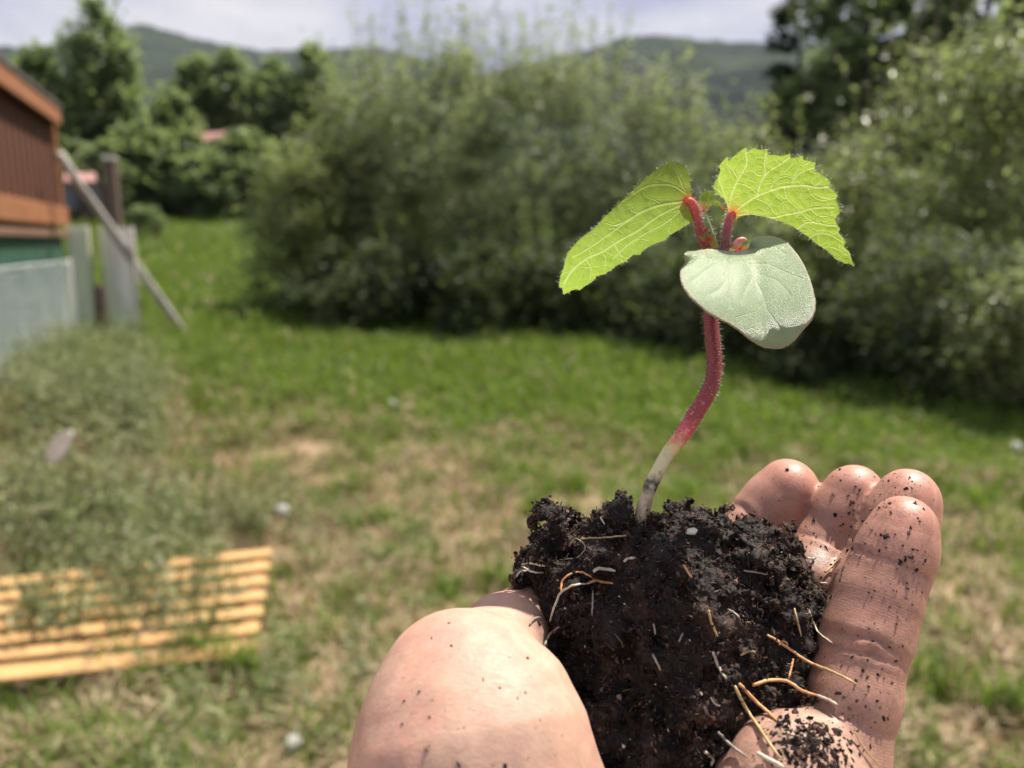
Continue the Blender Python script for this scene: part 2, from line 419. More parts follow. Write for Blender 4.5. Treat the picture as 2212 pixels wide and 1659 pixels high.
def crown_points(seed, w, h, dpt, n, shape='shrub', nclump=90, csize=.16, low=.0):
    """leaf centres in clumps through an uneven envelope (local coords, base at z=0)"""
    r = np.random.RandomState(seed)
    cl = []
    while len(cl) < nclump:
        q = r.rand(3) * 2 - 1
        if shape == 'shrub':
            if q[2] < -.98: continue
            zz = (q[2] + 1) / 2; rad = math.sqrt(max(0, 1 - (abs(zz - .38) / (.64 if zz > .38 else .55)) ** 2.2))
            if zz < .1: rad = max(rad, .62)
        elif shape == 'ovoid':
            zz = low + (1 - low) * (q[2] + 1) / 2; t_ = (zz - low) / (1 - low); rad = math.sin(math.pi * (t_ * .90 + .07) ** .85) ** .6
        elif shape == 'cone':
            zz = low + (1 - low) * (q[2] + 1) / 2; rad = max(.03, 1 - zz) ** .85 + .03
        rr = math.hypot(q[0], q[1])
        if rr > rad or rr < rad * .35 * r.rand(): continue
        cl.append((q[0] * w, q[1] * dpt, zz * h, .6 + .9 * r.rand()))
    if shape == 'ovoid': cl += [(0, 0, .95 * h, 1.1), (.08 * w, 0, .88 * h, 1.1)]
    cl = np.array(cl)
    # sprays reaching above the outline
    k = r.randint(0, len(cl), n); c = cl[k]
    sc = csize * (w + h) / 2
    pts = c[:, :3] + r.randn(n, 3) * np.array([sc, sc, sc * .8]) * c[:, 3:4] * .55
    pts[:, 2] = np.abs(pts[:, 2] - .03) + .03
    return pts, cl

bark = plain_mat('grey_brown_bark', (.13, .105, .085), .85, .15, .5, 20, .5, (1, 1, .2))
dead_twig = plain_mat('grey_twig', (.22, .19, .16), .85, .15, .4, 20, .3)
LM = {
 'willow': leaf_mat('willow_leaves', (.13, .148, .088), (.205, .225, .13), (.30, .32, .195), .50, .45, .4),
 'willow_light': leaf_mat('sun_toned_willow_leaves', (.14, .165, .062), (.215, .245, .095), (.29, .315, .14), .50, .45, .4),  # willow leaves with a sunlit yellow-green tone put into the colour
 'dark': leaf_mat('shade_toned_shrub_leaves', (.024, .034, .018), (.044, .060, .028), (.075, .098, .045), .30, .55, .2),  # deep shade at the thicket's foot put into the leaf colour
 'dogwood': leaf_mat('broad_shrub_leaves', (.12, .145, .06), (.20, .23, .092), (.31, .335, .165), .47, .36, .5),
 'aspen': leaf_mat('aspen_leaves', (.095, .13, .065), (.155, .20, .10), (.22, .265, .14), .50, .45, .35),
 'spruce': leaf_mat('spruce_needles', (.010, .022, .012), (.018, .036, .019), (.030, .052, .028), .1, .6, .25),
 'weed': leaf_mat('grey_green_weed_leaves', (.10, .125, .045), (.20, .225, .10), (.40, .40, .24), .40, .5, .3),
}
def shrub(name, px, top, hw, Y, mat, label, cat, seed, n, leaf, asp=.3, group=None, depth=1.0, shape='shrub', nclump=90, csize=.16, low=0, stems=9, twigs=0, trunk_r=.03):
    base = at_y(px, 520, Y); x = base[0]; z0 = float(terrain(x, Y)) - .03
    ztop = float(height(top, Y)); h = ztop - z0; w = hw / F * Y
    e_ = empty(name, (x, Y, z0)); tag(e_, label, cat, group)
    r = np.random.RandomState(seed + 1000)
    pts, cl = crown_points(seed, w, h, w * depth, n, shape, nclump, csize, low)
    st = MB()
    if shape == 'shrub':
        for k in range(stems):
            c = cl[r.randint(len(cl))]; b = np.array([r.randn() * w * .15, r.randn() * w * .15, 0])
            m_ = b * .5 + c[:3] * .5 + np.array([0, 0, h * .1]); st.tube(smooth_path([b, m_, c[:3]], 7), np.linspace(trunk_r, trunk_r * .2, 7), 5)
        for k in range(stems * 4):
            c = cl[r.randint(len(cl))][:3]; c2 = cl[r.randint(len(cl))][:3]
            q = c * .45 * np.array([.6, .6, 1]); st.tube(smooth_path([q, (q + c) / 2 + r.randn(3) * .05 * h, c], 5), np.linspace(trunk_r * .4, trunk_r * .12, 5), 4)
        tw = []
        for k in range(twigs):
            a = r.rand() * 6.28; rr = w * .75 * r.rand() ** .5; b = np.array([math.cos(a) * rr, math.sin(a) * rr * depth, h * (.72 + .12 * r.rand())])
            tip = b + np.array([r.randn() * .12 * w, r.randn() * .12 * w, h * (.16 + .24 * r.rand())])
            st.tube(np.linspace(b, tip, 4), np.linspace(.010, .003, 4), 3)
            m_ = 26; t_ = r.rand(m_, 1); tw.append(b + (tip - b) * t_ + r.randn(m_, 3) * .06)
        if tw: pts = np.vstack([pts] + tw)
    else:
        tr = np.array([[0, 0, 0], [r.randn() * .02 * h, r.randn() * .02 * h, h * .5], [0, 0, h * .95]])
        st.tube(smooth_path(tr, 8), np.linspace(trunk_r, trunk_r * .12, 8), 7)
        for k in range(stems):
            c = cl[r.randint(len(cl))][:3]; zb = max(.05 * h, c[2] - (.12 if shape == 'ovoid' else -.02) * h)
            st.tube(np.linspace([0, 0, zb], c, 4), np.linspace(trunk_r * .35, trunk_r * .08, 4), 4)
    obj('trunk', st.mesh('trunk', bark), e_)
    V, t = leaves_mesh(pts[r.rand(len(pts)) < (.82 if shape == 'shrub' else 1)], leaf, asp, seed, .95)
    obj('crown', mesh_np('crown', V, [t], LM[mat], False), e_)
    return e_

# willow thicket, left to right
shrub('willow_shrub', 640, 345, 105, 15.6, 'willow_light', 'rounded sunlit yellow-green willow at the left end of the thicket', 'shrub', 1, 9000, .075, .3, twigs=14)
shrub('willow_shrub', 800, 160, 122, 17.5, 'willow', 'grey-green willow sloping down behind the sunlit end shrub', 'shrub', 2, 14000, .08, .3, twigs=26)
shrub('willow_shrub', 715, 265, 95, 16.6, 'willow_light', 'middle sized willow between the sunlit end shrub and taller ones', 'shrub', 19, 9000, .078, .3, twigs=18)
shrub('willow_shrub', 910, 90, 165, 16.5, 'willow', 'tall grey-green willow with wispy tips left of the spruce top', 'shrub', 3, 19000, .08, .3, twigs=44)
shrub('willow_shrub', 1180, 115, 195, 15.0, 'willow', 'tallest willow, its thin top twigs open against the sky', 'shrub', 4, 21000, .075, .3, twigs=75)
shrub('willow_shrub', 1400, 165, 150, 14.2, 'willow', 'grey-green willow behind the two bright seedling leaves', 'shrub', 5, 13000, .075, .3, twigs=30)
shrub('willow_shrub', 1590, 275, 160, 14.5, 'willow_light', 'pale yellow-green willow below the rounded hill', 'shrub', 6, 11000, .075, .3, twigs=20)
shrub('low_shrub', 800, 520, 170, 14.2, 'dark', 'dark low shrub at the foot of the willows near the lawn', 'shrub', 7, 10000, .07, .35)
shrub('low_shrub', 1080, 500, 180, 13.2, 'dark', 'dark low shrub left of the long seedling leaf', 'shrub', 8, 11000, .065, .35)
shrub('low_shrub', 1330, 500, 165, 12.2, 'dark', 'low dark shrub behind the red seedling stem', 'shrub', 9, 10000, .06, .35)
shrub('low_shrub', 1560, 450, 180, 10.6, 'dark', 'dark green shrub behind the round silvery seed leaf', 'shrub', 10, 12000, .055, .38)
shrub('leafy_shrub', 1790, 320, 165, 9.2, 'dogwood', 'leafy yellow-green shrub right of the serrated seedling leaf', 'shrub', 12, 12000, .042, .45, twigs=16)
shrub('leafy_shrub', 1990, 130, 190, 9.6, 'dogwood', 'large leafy yellow-green shrub under the dark trees', 'shrub', 13, 17000, .042, .45, twigs=30)
shrub('leafy_shrub', 2200, 60, 180, 9.0, 'dogwood', 'tall leafy shrub reaching the upper right edge', 'shrub', 14, 17000, .042, .45, twigs=30)
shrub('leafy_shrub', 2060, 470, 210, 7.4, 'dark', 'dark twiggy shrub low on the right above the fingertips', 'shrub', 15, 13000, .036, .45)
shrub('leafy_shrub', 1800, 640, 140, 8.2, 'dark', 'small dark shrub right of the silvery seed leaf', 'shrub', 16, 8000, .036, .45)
shrub('leafy_shrub', 2250, 560, 150, 6.4, 'dogwood', 'glossy leaved shrub cut by the right edge', 'shrub', 17, 8000, .034, .45)
shrub('round_bush', 322, 445, 34, 31, 'aspen', 'small round green bush alone on the grassy slope', 'bush', 18, 2500, .10, .5)
# aspens at the far left
AG = None
for (px, top, hw, Y, lab, sd) in (
    (128, 105, 54, 42, 'pointed aspen just above the shed roof', 101), (245, 5, 76, 42, 'tallest dark aspen at the left against the sky', 102),
    (385, 200, 60, 46, 'low aspen in the dip below the hill summit', 103), (445, 118, 52, 50, 'slim light green aspen right of the dip', 104),
    (520, 112, 58, 50, 'rounded light green aspen above the red roof', 105), (608, 122, 62, 48, 'mid green aspen between two taller aspens', 106),
    (690, 108, 60, 47, 'aspen half hidden behind the sloping willow', 107), (325, 270, 75, 40, 'low bushy aspen right of the weathered post', 108),
    (470, 326, 90, 40, 'low bushy aspen in front of the red roof', 109), (150, 300, 70, 39, 'dark low aspen behind the leaning pole', 110),
    (408, 285, 66, 41, 'bushy aspen left of the glimpsed red roof', 111), (540, 285, 76, 41, 'bushy aspen right of the glimpsed red roof', 112), (230, 310, 60, 38, 'bushy aspen behind the weathered post', 113)):
    shrub('aspen_tree', px, top, hw, Y, 'aspen', lab, 'tree', sd, 12000, .21, .55, shape='ovoid', nclump=260, csize=.095, low=.10, stems=26, trunk_r=.16)
shrub('spruce_tree', 1012, 18, 75, 32, 'spruce', 'spruce with a pointed top rising behind the willows', 'tree', 120, 7000, .14, .3, shape='cone', nclump=150, csize=.045, low=.05, stems=40, trunk_r=.15)
shrub('spruce_tree', 1668, -160, 62, 30, 'spruce', 'tall narrow spruce at the left end of the dark trees', 'tree', 121, 9000, .14, .3, shape='cone', nclump=170, csize=.035, low=.05, stems=40, trunk_r=.16)
shrub('cottonwood_tree', 1850, -190, 185, 29, 'aspen', 'dark broad cottonwood right of the narrow spruce', 'tree', 122, 14000, .19, .55, shape='ovoid', nclump=120, csize=.075, low=.1, stems=40, trunk_r=.25)
shrub('cottonwood_tree', 2080, -230, 170, 27, 'aspen', 'dark cottonwood with bright sky gaps at the top right', 'tree', 123, 11000, .18, .55, shape='ovoid', nclump=95, csize=.07, low=.1, stems=40, trunk_r=.25)
shrub('cottonwood_tree', 2300, -200, 170, 25, 'aspen', 'cottonwood cut by the upper right corner', 'tree', 124, 11000, .18, .55, shape='ovoid', nclump=110, csize=.075, low=.1, stems=40, trunk_r=.25)
print('foliage', time.time() - T0)

# ---- weeds (uncountable) : left side, round the slatted panel
def weeds(spec, leaf, mat, seed, name, label):
    r = np.random.RandomState(seed); pts = []; st = MB()
    for (x, y, h, spread) in spec:
        z = float(terrain(x, y))
        for k in range(r.randint(3, 6)):
            a = r.rand() * 6.28; b = np.array([x, y, z - .02]); tip = b + np.array([math.cos(a) * spread, math.sin(a) * spread, h * (.7 + .5 * r.rand())])
            mid = (b + tip) / 2 + np.array([0, 0, h * .12]); path = smooth_path([b, mid, tip], 5)
            st.tube(path, np.linspace(.0035, .0015, 5), 3)
            m = 12; t = r.rand(m) ** .8; q = np.stack([np.interp(t, np.linspace(0, 1, 5), path[:, c]) for c in range(3)], -1)
            pts.append(q + r.randn(m, 3) * np.array([.035, .035, .02]))
    pts = np.vstack(pts); V, t = leaves_mesh(pts, leaf, .26, seed + 1, .6)
    st.add(V, None, t)
    return tag(obj(name, st.mesh(name, LM[mat], False)), label, kind='stuff')
r = np.random.RandomState(77); sp = []
for k in range(230):      # tall pale weeds along the fence, thinning out into the yard
    y = 2.9 + 7.0 * r.rand(); xe = -.40 * y - .15; x = xe - abs(r.randn()) * .16 * y - .05 + r.randn() * .1
    sp.append((x, y, (.18 + .28 * r.rand()) + .25 * np.clip(-x - .45 * y, 0, 1), .08 + .1 * r.rand()))
for k in range(330):      # at the foot of the wire panels
    y = 5.2 + 4.6 * r.rand(); x = y * (-.62 + .17 * r.rand()); sp.append((x, y, .3 + .35 * r.rand(), .1))
weeds(sp, .030, 'weed', 5, 'tall_weeds', 'tall pale grey-green weeds along the wire fence')
sp = []
for k in range(150):      # shorter weeds round the slatted panel
    y = 2.0 + 2.7 * r.rand(); x = -.62 * y + .52 * y * r.rand()
    if r.rand() < .9 and -.62 < x / y < -.27 and 2.45 < y < 3.7: continue
    sp.append((x, y, .08 + .11 * r.rand(), .06 + .06 * r.rand()))
for k in range(70):
    sp.append(((lambda yy: (-.64 + .33 * r.rand()) * yy)(3.9), 3.75 + .4 * r.rand(), .18 + .18 * r.rand(), .07))
for k in range(95):       # poking up between the slats
    u, yy = r.rand(), 2.6 + 1.0 * r.rand(); sp.append((yy * (-.66 + .27 * u), yy, .19 + .16 * r.rand(), .06))
weeds(sp, .020, 'weed', 9, 'low_weeds', 'low leafy weeds round and between the yellow slats')

# ---- hay coloured slatted panel lying in the weeds
pine = M('yellow_pine'); v = pine.vmul(pine.coord(), (3, 40, 40)); nn = pine.noise(v, 1.5, 5, .6)
pine_m = pine.done(pine.bsdf(pine.ramp(nn, [(.3, (.40, .225, .09)), (.7, (.55, .34, .15))]), .6, .3, pine.bump(nn, .3, .004)))
RN = at_z(554, 1408, .10); RF = at_z(588, 1184, .19); LN = at_z(0, 1463, .10); LF = at_z(0, 1252, .19)
LN2 = RN + (LN - RN) * 1.25; LF2 = RF + (LF - RF) * 1.25
pc = (RN + RF + LN2 + LF2) / 4
pan = tag(empty('slatted_panel', pc), 'yellow wooden slatted panel lying half buried in weeds', 'panel')
nrm = np.cross(RN - LN2, RF - RN); nrm /= np.linalg.norm(nrm)
for k in range(7):
    t = [0.03, .19, .34, .49, .64, .79, .95][k]
    a = RN + (RF - RN) * t - pc; b = LN2 + (LF2 - LN2) * t - pc
    L1 = np.linalg.norm(RF - RN)
    bx = box_mesh('slat', a, b, L1 * (.105 if k == 0 else .078), .014, pine_m, nrm, .003); obj('slat', bx, pan)
for s_ in (.04, .5, .96):
    a = RN + (LN2 - RN) * s_ - nrm * .032 - pc; b = RF + (LF2 - RF) * s_ - nrm * .032 - pc
    obj('batten', box_mesh('batten', a, b, .05, .035, pine_m, nrm, .003), pan)

# ---- shed at the left
brown = M('brown_stained_boards'); v = brown.vmul(brown.coord(), (14, 14, .8)); nn = brown.noise(v, 1.0, 5, .6)
brown_m = brown.done(brown.bsdf(brown.ramp(nn, [(.3, (.075, .030, .018)), (.7, (.135, .060, .036))]), .7, .25, brown.bump(nn, .4, .01)))
orange_m = plain_mat('orange_stained_trim', (.33, .140, .065), .6, .3, .3, 6, .2, (1, 1, 1))
ledge_m = plain_mat('weathered_ledge', (.22, .13, .09), .75, .2, .3, 6, .2)
greenp_m = plain_mat('green_painted_boards', (.035, .095, .06), .6, .3, .25, 3, .1)
roof_m = plain_mat('grey_shingle_roof', (.12, .11, .10), .9, .2, .4, 15, .5)
grey_m = plain_mat('weathered_grey_wood', (.46, .43, .40), .8, .2, .35, 14, .4, (1, 1, .15))
post_m = plain_mat('brown_post_wood', (.16, .12, .095), .85, .15, .35, 12, .4, (1, 1, .15))
cw = at_y(132, 520, 10.83); cx, cy = cw[0], cw[1]
wd = np.array([-(500 - 1106) / F, -1.0 / math.cos(PITCH) * 1.0, 0]); wd = np.array([(1106 - 500) / F, -1.0, 0]); wd /= np.linalg.norm(wd)   # along the wall towards the camera
nw = np.array([-wd[1], wd[0], 0]); nw = nw if nw[0] > 0 else -nw      # outward normal (towards the yard)
gz0 = float(terrain(cx, cy))
shed = tag(empty('shed', (cx, cy, gz0)), 'brown boarded shed with orange trim and green lower wall', 'shed')
def sp_(s, z, out=0.0): return np.array([0, 0, 0]) + wd * s + nw * out + np.array([0, 0, z - gz0])
zE, zT1, zT0, zL1, zL0, zG0 = 3.02, 1.93, 1.69, 1.63, 1.55, 0.0
LEN = 5.2
nb = 36; wboard = LEN / nb
plank0 = box_mesh('plank', (0, 0, zT1 - .03), (0, 0, zE + .05), wboard - .012, .03, brown_m, nw, .005)
for k in range(nb):
    o = obj('plank', plank0, shed, tuple(sp_(wboard * (k + .5), gz0, .012 * ((k % 2) - .5)))); 
obj('wall', box_mesh('wall', sp_(0.02, (zE + 0) / 2 + gz0 / 2, -.10), sp_(LEN, (zE + 0) / 2 + gz0 / 2, -.10), .12, zE, post_m, (0, 0, 1), 0), shed)
obj('wall', box_mesh('wall', np.array(sp_(0.0, 1.5, -.2)), np.array(sp_(0.0, 1.5, -3.0)), .10, 3.0, brown_m, (0, 0, 1), 0), shed)
obj('corner_board', box_mesh('corner_board', sp_(-.03, zT1, .01), sp_(-.03, zE, .01), .12, .09, orange_m, nw, .008), shed)
obj('trim_board', box_mesh('trim_board', sp_(-.10, (zT1 + zT0) / 2, .06), sp_(LEN, (zT1 + zT0) / 2, .06), .09, zT1 - zT0, orange_m, (0, 0, 1), .01), shed)
obj('ledge', box_mesh('ledge', sp_(-.14, (zL1 + zL0) / 2, .03), sp_(LEN, (zL1 + zL0) / 2, .03), .10, zL1 - zL0, ledge_m, (0, 0, 1), .008), shed)
obj('lower_wall', box_mesh('lower_wall', sp_(-.02, zL0 / 2, -.012), sp_(LEN, zL0 / 2, -.012), .05, zL0, greenp_m, (0, 0, 1), .004), shed)
obj('fascia', box_mesh('fascia', sp_(.10, zE + .04, .13), sp_(LEN, zE + .04, .13), .045, .20, orange_m, (0, 0, 1), .006), shed)
obj('soffit', box_mesh('soffit', sp_(.0, zE + .02, .055), sp_(LEN, zE + .02, .055), .10, .03, brown_m, (0, 0, 1), 0), shed)
rb = bmesh.new()
ra = [sp_(.06, zE + .15, .17), sp_(LEN, zE + .15, .17), sp_(LEN, zE + 1.25, -2.4), sp_(.06, zE + 1.25, -2.4)]
vs = [rb.verts.new(Vector(p)) for p in ra] + [rb.verts.new(Vector(p) + Vector((0, 0, .05))) for p in ra]
for f in ((0, 1, 2, 3), (7, 6, 5, 4), (0, 4, 5, 1), (1, 5, 6, 2), (2, 6, 7, 3), (3, 7, 4, 0)): rb.faces.new([vs[i] for i in f])
bmesh.ops.recalc_face_normals(rb, faces=rb.faces[:])
me = bpy.data.meshes.new('roof'); rb.to_mesh(me); rb.free(); me.materials.append(roof_m); obj('roof', me, shed)

# leaning pole, post
pt = at_y(126, 334, 9.9); pb = at_z(392, 712, .2); pb = pt + (pb - pt) * 1.07
e_ = tag(empty('leaning_pole', pb), 'long grey weathered pole leaning against the shed corner', 'pole')
me = MB(); pts_ = np.linspace(np.zeros(3), pt - pb, 9); pts_ += np.random.RandomState(4).randn(9, 3) * .006
me.tube(pts_, np.linspace(.062, .052, 9), 9); 
mo = me.mesh('pole_shaft', grey_m); obj('shaft', mo, e_)
pb2 = at_y(252, 520, 14.5); zt = float(height(348, 14.5)); z0 = float(terrain(pb2[0], 14.5))
e_ = tag(empty('wooden_post', (pb2[0], 14.5, z0 - .1)), 'weathered upright wooden post behind the wire panels', 'post')
obj('shaft', box_mesh('shaft', (0, 0, 0), (0, 0, zt - z0 + .1), .20, .16, post_m, (0, 1, 0), .015), e_)
obj('post_cap', box_mesh('post_cap', (0, 0, zt - z0 + .1), (0, 0, zt - z0 + .17), .22, .18, grey_m, (0, 1, 0), .02), e_)

# wire mesh fence panels
wire_m = M('galvanised_wire'); wire_mat = wire_m.done(wire_m.bsdf((.80, .81, .82), .45, .5))
def wire_panel(name, A, B, zb, zt, label, pitch=.026, r=.0045, bulge=0.0, seed=0, wav=.02):
    A = np.array(A, float); B = np.array(B, float); Ln = np.linalg.norm(B - A); c = (A + B) / 2
    e_ = tag(empty(name, (A[0], A[1], zb)), label, 'fence panel')
    d = (B - A) / Ln; nn = np.array([-d[1], d[0], 0]); mb = MB()
    def pos(s, z): return d * s + nn * (bulge * math.sin(math.pi * s / Ln) + wav * math.sin(7 * s + seed) * math.sin(3 * z + seed)) + np.array([0, 0, z])
    for k in range(int(Ln / pitch) + 1):
        s = k * pitch; mb.tube([pos(s, z) for z in np.linspace(0, zt - zb, 5)], r, 3)
    for k in range(int((zt - zb) / (pitch * 1.3)) + 1):
        z = k * pitch * 1.3; mb.tube([pos(s, z) for s in np.linspace(0, Ln, 6)], r, 3)
    tag(obj('wire_mesh', mb.mesh('wire_mesh', wire_mat, False), e_), kind='stuff')
    obj('top_wire', (lambda q: (q.tube([pos(s, zt - zb) for s in np.linspace(0, Ln, 8)], .006, 5), q.mesh('top_wire', wire_mat))[1])(MB()), e_)
    for s in (0.0, Ln):
        q = MB(); q.tube([pos(s, -.1), pos(s, zt - zb + .03)], .016, 6); obj('post', q.mesh('post', grey_m), e_)
def gp(px, d_y): p = at_y(px, 520, d_y); return np.array([p[0], p[1], 0])
wire_panel('wire_fence_panel', gp(-120, 5.95), gp(148, 9.9), -.05, 1.26, 'galvanised wire mesh panel in front of the green shed wall', .030, .0016)
wire_panel('wire_fence_panel', gp(150, 11.0), gp(192, 11.1), -.05, 1.68, 'narrow wire mesh panel standing at the shed corner', .016, .0046)
wire_panel('wire_fence_panel', gp(219, 11.2), gp(286, 10.9), -.05, 1.66, 'wire mesh panel behind the foot of the leaning pole', .016, .0052, .12)
q = MB(); 
b_p = gp(206, 11.3); e_ = tag(empty('fence_post', (b_p[0], b_p[1], -.05)), 'short dark fence post between two wire panels', 'post')
obj('shaft', box_mesh('shaft', (0, 0, 0), (0, 0, .95), .13, .11, post_m, (0, 1, 0), .012), e_)

# far houses among the aspens
red_m = plain_mat('faded_red_metal_roof', (.36, .20, .18), .6, .25, .2, 2, .05)
hwall_m = plain_mat('dark_log_wall', (.07, .05, .04), .8, .2, .4, 3, .3)
glass = M('window_glass'); glass_m = glass.done(glass.bsdf((.03, .035, .04), .08, .8))
def house(px, py, Y, w, d, hw_, hr, label, rz):
    p = at_y(px, py, Y); z0 = p[2] - hw_ - hr * .5
    e_ = tag(empty('house', (p[0], p[1], z0), rz), label, 'house')
    obj('wall', box_mesh('wall', (-w / 2, 0, hw_ / 2), (w / 2, 0, hw_ / 2), d, hw_, hwall_m, (0, 0, 1), 0), e_)
    bm = bmesh.new()
    for s in (-1, 1):
        pts = [(-w / 2 - .2, s * (d / 2 + .5), hw_ - .15), (w / 2 + .2, s * (d / 2 + .5), hw_ - .15), (w / 2 + .2, 0, hw_ + hr), (-w / 2 - .2, 0, hw_ + hr)]
        lo = [bm.verts.new(q) for q in pts]; hi = [bm.verts.new((q[0], q[1], q[2] + .15)) for q in pts]
        for f in ((lo[0], lo[1], lo[2], lo[3]), (hi[3], hi[2], hi[1], hi[0]), (lo[0], hi[0], hi[1], lo[1]), (lo[1], hi[1], hi[2], lo[2]), (lo[3], lo[2], hi[2], hi[3]), (lo[0], lo[3], hi[3], hi[0])): bm.faces.new(f)
    bmesh.ops.recalc_face_normals(bm, faces=bm.faces[:])
    me = bpy.data.meshes.new('roof'); bm.to_mesh(me); bm.free(); me.materials.append(red_m); obj('roof', me, e_)
    for s in (-.28, .28):
        wf = obj('window', box_mesh('window', (w * s - .6, -d / 2 - .03, hw_ * .55), (w * s + .6, -d / 2 - .03, hw_ * .55), .08, 1.1, post_m, (0, 0, 1), .01), e_)
        obj('pane', box_mesh('pane', (w * s - .52, -d / 2 - .075, hw_ * .55), (w * s + .52, -d / 2 - .075, hw_ * .55), .02, .94, glass_m, (0, 0, 1), 0), wf)
house(468, 306, 45.5, 2.0, 4, 2.3, .7, 'log cabin with faded red roof glimpsed through the aspens', R(-25))
house(176, 384, 37.0, .8, 2.6, 1.6, .5, 'red roofed cabin half hidden behind the leaning pole', R(25))

# dandelion clocks and a pale scrap
puff_m = M('dandelion_down'); puff_mat = puff_m.done(puff_m.mixs(.6, puff_m.bsdf((.78, .77, .74), .8, .1), puff_m.trans((.8, .8, .76))))
stem_gm = plain_mat('dandelion_stalk', (.16, .17, .08), .6, .3, .2, 10, .1)
def dandelion(px, py, z, label, rr=.022):
    p = at_z(px, py, z); g0 = float(terrain(p[0], p[1]))
    e_ = tag(empty('dandelion', (p[0], p[1], g0)), label, 'dandelion', 'dandelion clocks scattered over the meadow')
    q = MB(); q.tube(smooth_path([[0.02, 0, 0], [.012, .005, (z - g0) * .5], [0, 0, z - g0]], 6), .0025, 5); obj('stalk', q.mesh('stalk', stem_gm), e_)
    r = np.random.RandomState(int(px)); mb = MB()
    for k in range(330):
        d = r.randn(3); d /= np.linalg.norm(d); c = np.array([0, 0, z - g0])
        tip = c + d * rr * (.85 + .25 * r.rand()); mb.tube([c, tip], .0003, 3)
        a = np.cross(d, r.randn(3)); a /= np.linalg.norm(a); b = np.cross(d, a); s = rr * .3
        Vq = np.array([tip + a * s + d * s * .4, tip + b * s + d * s * .4, tip - a * s + d * s * .4, tip - b * s + d * s * .4, tip])
        mb.add(Vq, None, np.array([[0, 1, 4], [1, 2, 4], [2, 3, 4], [3, 0, 4]]))
    obj('seed_head', mb.mesh('seed_head', puff_mat, False), e_)
dandelion(610, 1103, .13, 'white dandelion clock in straw grass beyond the slatted panel', .028)
dandelion(847, 871, .14, 'white dandelion clock farthest out, at the edge of the green grass', .026)
dandelion(632, 1606, .12, 'white dandelion clock lowest in the picture, near the thumb', .020)
dandelion(2196, 966, .18, 'white dandelion clock in lush grass right of the fingertips', .026)
dandelion(2120, 820, .30, 'small dandelion clock in the grass below the dark shrub', .022)
dandelion(345, 1215, .22, 'dandelion clock among leaves just above the slats', .018)
pp = at_z(125, 966, .66)
e_ = tag(empty('pale_scrap', pp), 'pale curled scrap caught in the tall weeds at left', 'scrap')
u = np.linspace(-1, 1, 9); v = np.linspace(-1, 1, 5); U, Vv = np.meshgrid(u, v, indexing='ij')
Wd = .035 * (1 - .8 * np.abs(U) ** 2.5)
Vs = np.stack([U * .085, .02 * (1 - Vv**2), Wd * Vv], -1).reshape(-1, 3)
ca, sa = math.cos(R(-50)), math.sin(R(-50)); Vs = np.stack([Vs[:, 0] * ca + Vs[:, 2] * sa, Vs[:, 1], -Vs[:, 0] * sa + Vs[:, 2] * ca], -1)
i, j = np.meshgrid(np.arange(8), np.arange(4), indexing='ij'); b0 = (i * 5 + j).ravel()
sm = mesh_np('sheet', Vs, [np.stack([b0, b0 + 5, b0 + 6, b0 + 1], 1)], plain_mat('pale_papery_skin', (.74, .70, .63), .8, .2, .2, 30, .2))
so_ = obj('sheet', sm, e_); md = so_.modifiers.new('thick', 'SOLIDIFY'); md.thickness = .003
# ---- air
bm = bmesh.new(); bmesh.ops.create_cube(bm, size=1); bmesh.ops.scale(bm, vec=(6000, 5200, 480), verts=bm.verts); bmesh.ops.translate(bm, vec=(0, 1400, 238), verts=bm.verts)
me = bpy.data.meshes.new('haze'); bm.to_mesh(me); bm.free()
hz = M('pale_haze'); vol = hz.n('ShaderNodeVolumePrincipled'); vol.inputs['Color'].default_value = (.90, .93, 1, 1); vol.inputs['Density'].default_value = HAZE
hz.t.links.new(vol.outputs[0], hz.out.inputs['Volume']); me.materials.append(hz.m)
tag(obj('haze', me), 'thin summer haze over the valley', kind='stuff')
print('setting', time.time() - T0)

# ================================================================== HAND (left hand, palm up, fingers away)
def mm(x): return x / 1000.0
class Chain:
    """tapered limb: rows px, py, depth(m), radius(mm)"""
    def __init__(s, rows, k=3.0):
        a = np.array(rows, float); s.p = cam_pt(a[:, 0], a[:, 1], a[:, 2]); s.r = a[:, 3] / 1000; s.k = k / 1000
        s.L = np.r_[0, np.cumsum(np.linalg.norm(np.diff(s.p, axis=0), axis=1))]
    def seg(s, p, i):
        a, b = s.p[i], s.p[i + 1]; ab = b - a; t = np.clip(((p - a) @ ab.astype(p.dtype)) / (ab @ ab), 0, 1)
        d = np.linalg.norm(p - a.astype(p.dtype) - t[..., None] * ab.astype(p.dtype), axis=-1) - (s.r[i] + (s.r[i + 1] - s.r[i]) * t)
        return d, t
    def dist(s, p):
        D = None
        for i in range(len(s.p) - 1):
            d, t = s.seg(p, i); D = d if D is None else smin(D, d, s.k)
        return D
    def box(s, m): return (s.p - s.r[:, None]).min(0) - m, (s.p + s.r[:, None]).max(0) + m
    def param(s, p):
        best = np.full(p.shape[:-1], 1e9); S_ = np.zeros(p.shape[:-1]); seg = np.zeros(p.shape[:-1], int)
        for i in range(len(s.p) - 1):
            d, t = s.seg(p, i); k = d < best; best = np.where(k, d, best); S_ = np.where(k, s.L[i] + t * (s.L[i + 1] - s.L[i]), S_); seg = np.where(k, i, seg)
        return best, S_, seg
def smin(a, b, k):
    h = np.clip(.5 + .5 * (b - a) / k, 0, 1); return b + (a - b) * h - k * h * (1 - h)

